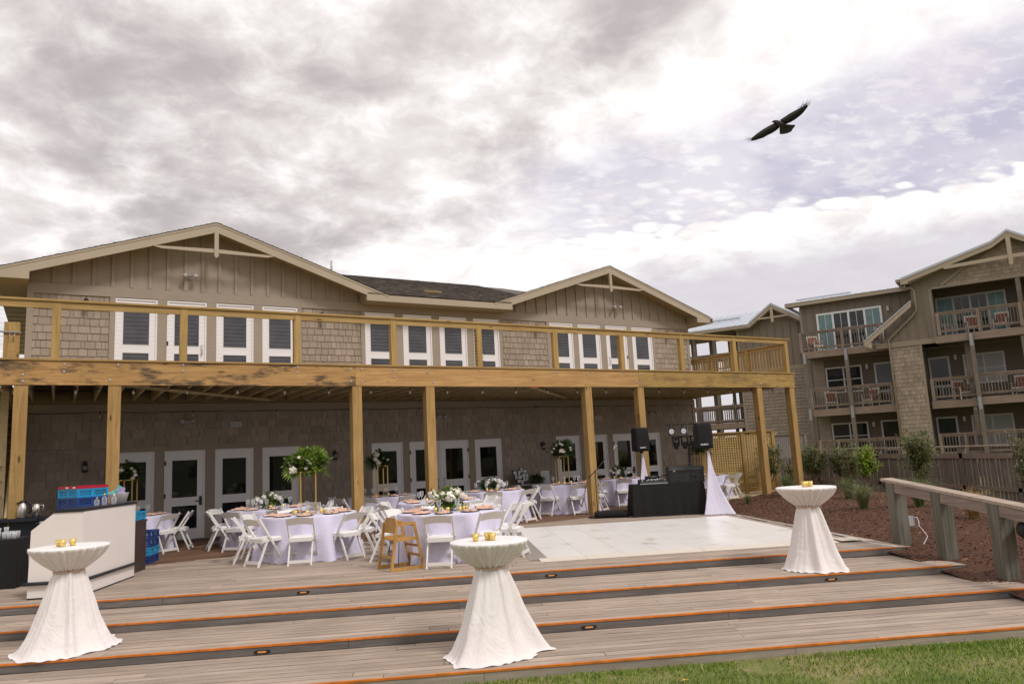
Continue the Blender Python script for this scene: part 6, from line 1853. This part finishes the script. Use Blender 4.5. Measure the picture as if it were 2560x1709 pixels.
speaker(5.365, 19.85, 1.56, R(14), 'black covered loudspeaker on the left stand, before the porch post', .42, .62)
# light stand with par cans and scanners
ls = empty('light_stand', (6.60, 19.6, 0), 0, 'tall black stand carrying two bars of stage lights behind the table', 'light stand')
g = MB(); g.tube([(0, 0, .3), (0, 0, 1.05)], .030, 10); g.tube([(0, 0, 1.05), (0, 0, 2.27)], .022, 10); g.lathe([(.032, 1.1), (.05, 1.13), (.05, 1.16), (.032, 1.18)], n=12); g.build('pole', M['black_metal'], ls)
for a in (20, 140, 260):
    g = MB(); g.tube([(0, 0, .75), (.5*math.cos(R(a)), .5*math.sin(R(a)), .02)], .013, 6); g.build('leg', M['black_metal'], ls)
g = MB(); g.box(-.58, .58, -.02, .02, 2.19, 2.225); g.build('top_bar', M['black_metal'], ls)
g = MB(); g.box(-.40, .40, -.02, .02, 1.87, 1.91); g.box(-.03, .03, -.03, .03, 1.86, 1.92); g.build('lower_bar', M['black_metal'], ls)
M['lens_grey'] = plain('par_lens', (.50, .50, .56), .35)
def par_fn():
    e = empty('par_light', label='x', cat='stage light')
    g = MB(); g.lathe([(0, .0), (.06, .0), (.075, .05), (.078, .10), (.07, .10)], n=24)
    m = g
    m.v = [(v[0], -v[2]+.03, v[1]) for v in m.v]; m.box(-.085, .085, -.075, -.066, -.085, .085)
    m.box(-.012, .012, -.02, .02, .08, .16)
    m.build('housing', M['black_metal'], e)
    g = MB(); g.lathe([(0, .0), (.072, .0), (.072, .006), (0, .007)], n=28, smooth=False); g.v = [(v[0], -v[2]-.078, v[1]) for v in g.v]; g.build('lens', M['lens_grey'], e)
    return e
PAR = Proto(par_fn)
for dx, q in ((-.47, 'leftmost'), (-.14, 'middle'), (.20, 'right')): PAR.put((6.60+dx, 19.57, 2.03), R(4), '%s round stage light with a pale lens on the top bar' % q, 'par lights on the top bar')
def scan_fn():
    e = empty('moving_light', label='x', cat='stage light')
    g = MB(); g.lathe([(.075, 0), (.07, -.02), (.055, -.19), (.05, -.20), (0, -.20)], n=16); g.build('head', M['black_metal'], e)
    g = MB()
    for sx in (-1, 1): g.box(sx*.085-.008, sx*.085+.008, -.03, .03, -.12, .10)
    g.box(-.093, .093, -.05, .05, .10, .14); g.build('yoke', M['black_metal'], e); return e
SC = Proto(scan_fn)
for dx, q in ((-.34, 'left'), (-.10, 'middle'), (.15, 'right')): SC.put((6.60+dx, 19.58, 1.76), R(10), '%s hooded stage light hanging from the lower bar' % q, 'hooded lights on the lower bar')
# microphone stand and gear bag
ms_ = empty('microphone_stand', (3.85, 18.75, 0), 0, 'black boom microphone stand beside the porch post', 'microphone stand')
g = MB(); g.tube([(0, 0, .12), (0, 0, 1.10)], .010, 8)
g.build('pole', M['black_metal'], ms_)
for a in (200, 330, 80):
    g = MB(); g.tube([(0, 0, .16), (.28*math.cos(R(a)), .28*math.sin(R(a)), .01)], .009, 6); g.build('leg', M['black_metal'], ms_)
g = MB(); g.tube([(-.17, 0, .98), (.0, 0, 1.12), (.50, 0, 1.64)], .012, 8); g.ball((0, 0, 1.12), .025, 8, 6); g.tube([(-.17, 0, .98), (-.11, 0, 1.03)], .018, 8); g.build('boom', M['black_metal'], ms_)
g = MB(); g.tube([(.49, 0, 1.63), (.56, 0, 1.70)], .014, 8); g.ball((.575, 0, 1.715), .026, 10, 7); g.build('microphone', M['steel'], ms_)
g = MB(); pts = [(.0, -.01, 1.1)]
for k in range(30): a = k*.55; pts.append((.06+.085*math.cos(a), -.02-.001*k, .98+.09*math.sin(a)))
pts += [(.05, -.02, .5), (.02, -.03, .2), (.1, -.05, .02)]
g.tube(pts, .004, 5); g.build('cable', M['black_metal'], ms_)
g = MB(); n = 14; vs = []
for i in range(9):
    u = i/8; x = -.42+.84*u; hh = .17*(1-.25*(2*u-1)**4); ww = .20
    for j in range(n):
        th = 2*PI*j/n; k = 3.5; rr = (abs(math.cos(th))**k+abs(math.sin(th))**k)**(-1/k)
        vs.append((x, ww*rr*math.cos(th)*(1+.03*math.sin(i*2+j)), max(.0, hh/2+hh/2*rr*math.sin(th)+.01*math.sin(i*3+j*2))))
g.add(vs, [(i*n+j, i*n+(j+1) % n, (i+1)*n+(j+1) % n, (i+1)*n+j) for i in range(8) for j in range(n)]+[tuple(range(n-1, -1, -1)), tuple(range(8*n, 9*n))], True)
bag = empty('gear_bag', (4.13, 18.42, 0), R(-14), 'soft black gear bag lying on the porch floor beside the post', 'bag'); g.build('body', M['blackcloth'], bag)
g = MB(); g.tube([(-.40, -.1, .02), (-.52, -.16, .02), (-.56, -.1, .02), (-.44, -.02, .05)], .012, 6); g.build('strap', M['black_metal'], bag)
g = MB(); g.tube([(.40, -.05, .05), (.5, -.1, .02), (.62, -.05, .02), (.7, -.12, .02)], .012, 6); g.build('strap', M['black_metal'], bag)
g = MB(); g.tube([(4.6, 18.2, .01), (4.75, 18.3, .01), (4.95, 18.05, .01), (5.1, 17.98, .01), (5.6, 17.92, .01), (6.0, 17.8, .01)], .008, 6)
tag(g.build('floor_cable', M['black_metal']), 'black cable running from the bag under the disc jockey table', 'cord')

# ================================================================== gift table against the wall
gt = empty('side_table', F(12.4, 19.55, 0), FA, 'narrow grey side table against the lodge wall behind the guests tables', 'table')
g = MB(); g.box(-.85, .85, -.22, .22, .70, .73); g.build('tabletop', M['grey_box'], gt)
for sx in (-.8, .8):
    for sy in (-.18, .18): g = MB(); g.box(sx-.02, sx+.02, sy-.02, sy+.02, 0, .70); g.build('leg', M['grey_box'], gt)
cf = empty('photo_collage', F(12.12, 19.66, .731), FA+R(2), 'black collage frame with many white cards on the side table', 'photo frame')
rects = [(-.235, .33, .12, .09), (-.085, .32, .07, .13), (.0, .40, .075, .14), (.125, .36, .12, .09), (.08, .245, .12, .095), (.20, .23, .065, .13), (-.06, .19, .12, .09), (-.20, .21, .075, .13), (-.10, .075, .12, .085), (.015, .03, .07, .13), (.09, .12, .075, .13), (.20, .11, .12, .09)]
for (x, z, w_, h) in rects:
    g = MB(); g.box(x-w_/2-.022, x+w_/2+.022, -.012, .012, z-h/2-.022+.03, z+h/2+.022+.03); o = g.build('frame', M['black_metal'], cf)
    g = MB(); g.box(x-w_/2, x+w_/2, -.016, -.0125, z-h/2+.03, z+h/2+.03); g.build('card', M['photo_paper'], o)
g = MB(); g.box(-.1, .1, .0121, .10, 0, .02); g.build('easel_foot', M['black_metal'], cf)
wf = empty('picture_stand', F(12.95, 19.6, .731), FA+R(-25), 'white picture frame leaning on the side table right of the greenery', 'photo frame')
g = MB(); g.hexa([(-.13, -.02, 0), (.13, -.02, 0), (.13, 0, 0), (-.13, 0, 0)], [(-.13, .07, .36), (.13, .07, .36), (.13, .09, .36), (-.13, .09, .36)]); g.build('frame', M['white'], wf)
g = MB(); g.hexa([(-.11, -.022, .02), (.11, -.022, .02), (.11, -.012, .02), (-.11, -.012, .02)], [(-.11, .064, .34), (.11, .064, .34), (.11, .075, .34), (-.11, .075, .34)]); g.build('picture', M['photo_paper'], wf)
e = arrangement('greenery_bundle', (.26, .16, .13), 300, [], .09, M['leaf_dark'], random.Random(3)); e.location = F(12.58, 19.55, .735); e.rotation_euler = (0, 0, FA); tag(e, 'loose bundle of dark greenery between the collage and white frame', 'flower arrangement')

# ================================================================== shrubs and tufts in the mulch bed
def shrub(name, x, y, z0, h, wx, n, mat, lab, seed, stems=5, L=.05, open_=.35, lean=(0, 0), dense=1.0):
    wx *= 1.18; h *= 1.10; n = int(n*.85)
    rg = random.Random(seed); e = empty(name, (x, y, z0), 0, lab, 'shrub', 'young shrubs in the mulch bed')
    g = MB(); tips = []
    for s_ in range(stems):
        a = 2*PI*s_/stems + rg.uniform(-.4, .4); top = Vector((math.cos(a)*wx*rg.uniform(.15, .75)+lean[0], math.sin(a)*wx*.7*rg.uniform(.2, .8)+lean[1], h*rg.uniform(.72, 1.0)))
        pts = [Vector((rg.uniform(-.03, .03), rg.uniform(-.03, .03), -.03))]
        for k in range(1, 6):
            f_ = k/5; pts.append(Vector((top.x*f_**1.2, top.y*f_**1.2, top.z*f_)) + Vector((rg.gauss(0, .02), rg.gauss(0, .02), 0)))
        g.tube(pts, [.012*(1-.75*k/5)*(1+h*.3) for k in range(6)], 6)
        for k in range(7):
            f_ = rg.uniform(open_, .95); i = min(4, int(f_*5)); p = pts[i].lerp(pts[i+1], f_*5-i)
            d = Vector((rg.uniform(-1, 1), rg.uniform(-1, 1), rg.uniform(.3, 1.1))).normalized()*wx*rg.uniform(.35, .8)*(1.15-.5*f_)
            q = p + d; g.tube([p, p.lerp(q, .5)+Vector((0, 0, .01)), q], [.005, .004, .002], 4); tips.append((p, q))
        tips.append((pts[3], pts[5])); tips.append((pts[2], pts[4]))
    g.build('stem', M['stem'], e)
    g = MB()
    for i in range(int(n*1.7)):
        p, q = rg.choice(tips); f_ = rg.uniform(.15, 1.08); c_ = p.lerp(q, f_) + Vector((rg.gauss(0, .035), rg.gauss(0, .035), rg.gauss(0, .03)))*(wx*2.2)
        if c_.z < h*open_*.5: continue
        d = ((q-p).normalized()*.5 + rdir(rg)).normalized(); l = L*rg.uniform(.7, 1.45)
        leaf_shape(g, c_, d, Vector((0, 0, 1)), l, l*rg.uniform(.42, .65))
    g.build('foliage', mat, e); return e
SG = -.13
shrub('shrub', 11.45, 25.6, SG, 1.62, .60, 1500, M['leaf_shrub'], 'tall olive shrub in front of the second porch post from the right', 1, 7, .075)
shrub('shrub', 13.3, 26.2, SG, 1.35, .62, 1700, M['leaf_shrub'], 'wide grey green shrub beside the last porch post', 2, 8, .075)
shrub('shrub', 12.4, 25.9, SG, 1.0, .35, 500, M['leaf_grey'], 'thin shrub just left of the last porch post', 12, 5, .07)
shrub('shrub', 13.25, 24.0, SG, 1.35, .55, 1500, M['leaf_shrub'], 'dark shrub against the fence left of the lime green one', 3, 6, .07)
shrub('shrub', 12.1, 21.4, -.05, 1.38, .34, 800, M['leaf_grey'], 'slender grey green shrub standing before the lime green one', 4, 6, .065)
shrub('shrub', 12.95, 22.1, -.06, 1.30, .42, 1200, M['leaf_lime'], 'bright lime green shrub against the fence', 5, 6, .085, .45)
shrub('shrub', 12.6, 18.9, -.03, 1.68, .58, 2600, M['leaf_shrub'], 'largest shrub, dark and dense, standing above the fence cap', 6, 10, .062, .25)
shrub('shrub', 13.2, 16.1, -.06, 1.55, .45, 900, M['leaf_grey'], 'airy shrub with bare twigs at the right edge of the photo', 7, 8, .06, .3, (.15, 0))
shrub('shrub', 13.75, 16.1, -.06, 1.0, .42, 1100, M['leaf_shrub'], 'low dense shrub at the right edge before the pickets', 8, 7, .06, .15)
def tuft(x, y, r, h, n, mat, lab, seed):
    rg = random.Random(seed); z0 = mulch_z(x, y) if y < 23.4 else -.13; g = MB()
    for i in range(n):
        a = rg.uniform(0, 2*PI); o = rg.uniform(0, 1)**.6; d = Vector((math.cos(a), math.sin(a), 0)); l = rg.uniform(.6, 1.1)
        b = Vector((rg.gauss(0, .03), rg.gauss(0, .03), -.01)); s_ = Vector((-d.y, d.x, 0))*rg.uniform(.002, .0035)
        p1 = b + d*r*.4*o + Vector((0, 0, h*.62*l)); p2 = b + d*r*.9*o + Vector((0, 0, h*.92*l*(1-.25*o))); p3 = b + d*r*1.4*o*l + Vector((0, 0, h*(1-.5*o)*l))
        g.add([b-s_, b+s_, p1+s_, p1-s_, p2+s_*.7, p2-s_*.7, p3], [(0, 1, 2, 3), (3, 2, 4, 5), (5, 4, 6)])
    o = g.build('grass_tuft', mat); o.location = (x, y, z0); tag(o, lab, 'ornamental grass', 'grass tufts in the mulch bed')
tuft(9.85, 20.9, .42, .72, 260, M['tuft'], 'grass tuft at the crest of the bed below the olive shrub', 1)
tuft(9.93, 17.8, .46, .62, 300, M['tuft'], 'grass tuft in mid bed left of the handrail', 2)
tuft(8.74, 15.15, .52, .62, 360, M['tuft'], 'broad grass tuft just behind the right cocktail table', 3)
tuft(9.75, 14.8, .56, .72, 420, M['tuft'], 'large grass tuft seen between the first two handrail posts', 4)
tuft(9.10, 12.35, .48, .58, 380, M['tuft_gold'], 'golden dry grass tuft between the second and third handrail posts', 5)
tuft(8.35, 20.2, .24, .32, 160, M['tuft'], 'small grass tuft at the left tip of the mulch bed', 6)
tuft(11.8, 17.2, .2, .2, 120, M['tuft'], 'tiny grass tuft behind the first handrail post', 7)
# ================================================================== crow
bd = 10.6
ray_ = (CF*1866.1 + CR*(1950-1280) + CU*(854.5-311)); ray_.normalize()
BP = Vector((0, 0, 1.65)) + ray_*bd
bx = CR - ray_*CR.dot(ray_); bx.normalize(); bz = bx.cross(-ray_); bz = ray_.cross(bx)*-1 if ray_.cross(bx).dot(CU) < 0 else ray_.cross(bx)
by = ray_
k_ = bd/1866.1/9.8        # one pixel of the study sketch in metres
def bp(x, y, d=0): return bx*((x-1050)*k_) + bz*(-(y-890)*k_) + by*d
g = MB()
# wing outlines: leading edge and trailing edge, rooted in the body
def wing(lead, trail, dz0, dz1, thick=.012):
    n = len(lead); vs = []
    for i in range(n):
        u = i/(n-1); d = dz0 + (dz1-dz0)*u
        a, b = bp(*lead[i], d), bp(*trail[i], d); th = thick*(1-u*.75)+.002
        m0 = a.lerp(b, .35)
        vs += [a, m0 - by*th*1.6, b, m0 + by*th]
    fs = []
    for i in range(n-1):
        for j in range(4): fs.append((i*4+j, i*4+(j+1) % 4, (i+1)*4+(j+1) % 4, (i+1)*4+j))
    fs += [(3, 2, 1, 0), tuple(range((n-1)*4, n*4))]
    g.add(vs, fs, True)
wing([(1040, 795), (1120, 740), (1200, 680), (1290, 625), (1370, 580), (1440, 535), (1510, 500), (1570, 490)],
     [(1130, 890), (1190, 880), (1260, 850), (1340, 800), (1420, 735), (1490, 670), (1540, 600), (1590, 520)], 0, -.06)
wing([(950, 860), (880, 890), (800, 935), (710, 990), (640, 1040), (570, 1095), (500, 1160), (470, 1190)],
     [(1045, 960), (985, 1020), (900, 1080), (810, 1125), (720, 1180), (640, 1205), (560, 1235), (480, 1250)], 0, -.06)
def feather(a, b, c_, w0, d=-.06):
    p, q, r_ = bp(*a, d), bp(*b, d-.01), bp(*c_, d-.02); g.tube([p, q, r_], [w0*k_, w0*k_*.6, .5*k_], 5)
for a, b, c_ in (((1440, 530), (1475, 470), (1488, 380)), ((1480, 505), (1550, 430), (1578, 345)), ((1510, 500), (1600, 420), (1642, 355)), ((1540, 495), (1620, 450), (1665, 400)), ((1565, 505), (1610, 485), (1640, 465)), ((1395, 540), (1410, 515), (1400, 510))):
    feather(a, b, c_, 9)
for a, b, c_ in (((480, 1190), (380, 1185), (320, 1155)), ((480, 1205), (360, 1222), (278, 1208)), ((490, 1215), (420, 1245), (385, 1275)), ((490, 1235), (455, 1255), (430, 1278))):
    feather(a, b, c_, 7)
# body, head and beak as one tapering run
pts = [(866, 842), (885, 838), (905, 830), (940, 838), (980, 850), (1040, 880), (1100, 900), (1150, 920), (1190, 940)]
rad = [2, 11, 26, 42, 52, 68, 66, 52, 40]
g.tube([bp(*p, .0) for p in pts], [r_*k_ for r_ in rad], 14)
tl = [(1140, 870), (1180, 888), (1280, 898), (1372, 902), (1362, 940), (1330, 985), (1300, 1045), (1230, 1080), (1150, 1100), (1065, 1102), (1052, 1020), (1045, 950)]
vs = [bp(*p, -.008) for p in tl] + [bp(*p, .010) for p in tl]; n = len(tl)
g.add(vs, [tuple(range(n)), tuple(range(2*n-1, n-1, -1))]+[(i, n+i, n+(i+1) % n, (i+1) % n) for i in range(n)])
M['feather'] = plain('black_feathers', (.016, .013, .012), .55)
o = g.build('crow', M['feather']); o.location = BP; tag(o, 'black crow gliding with spread wings and fanned tail in the sky', 'bird')
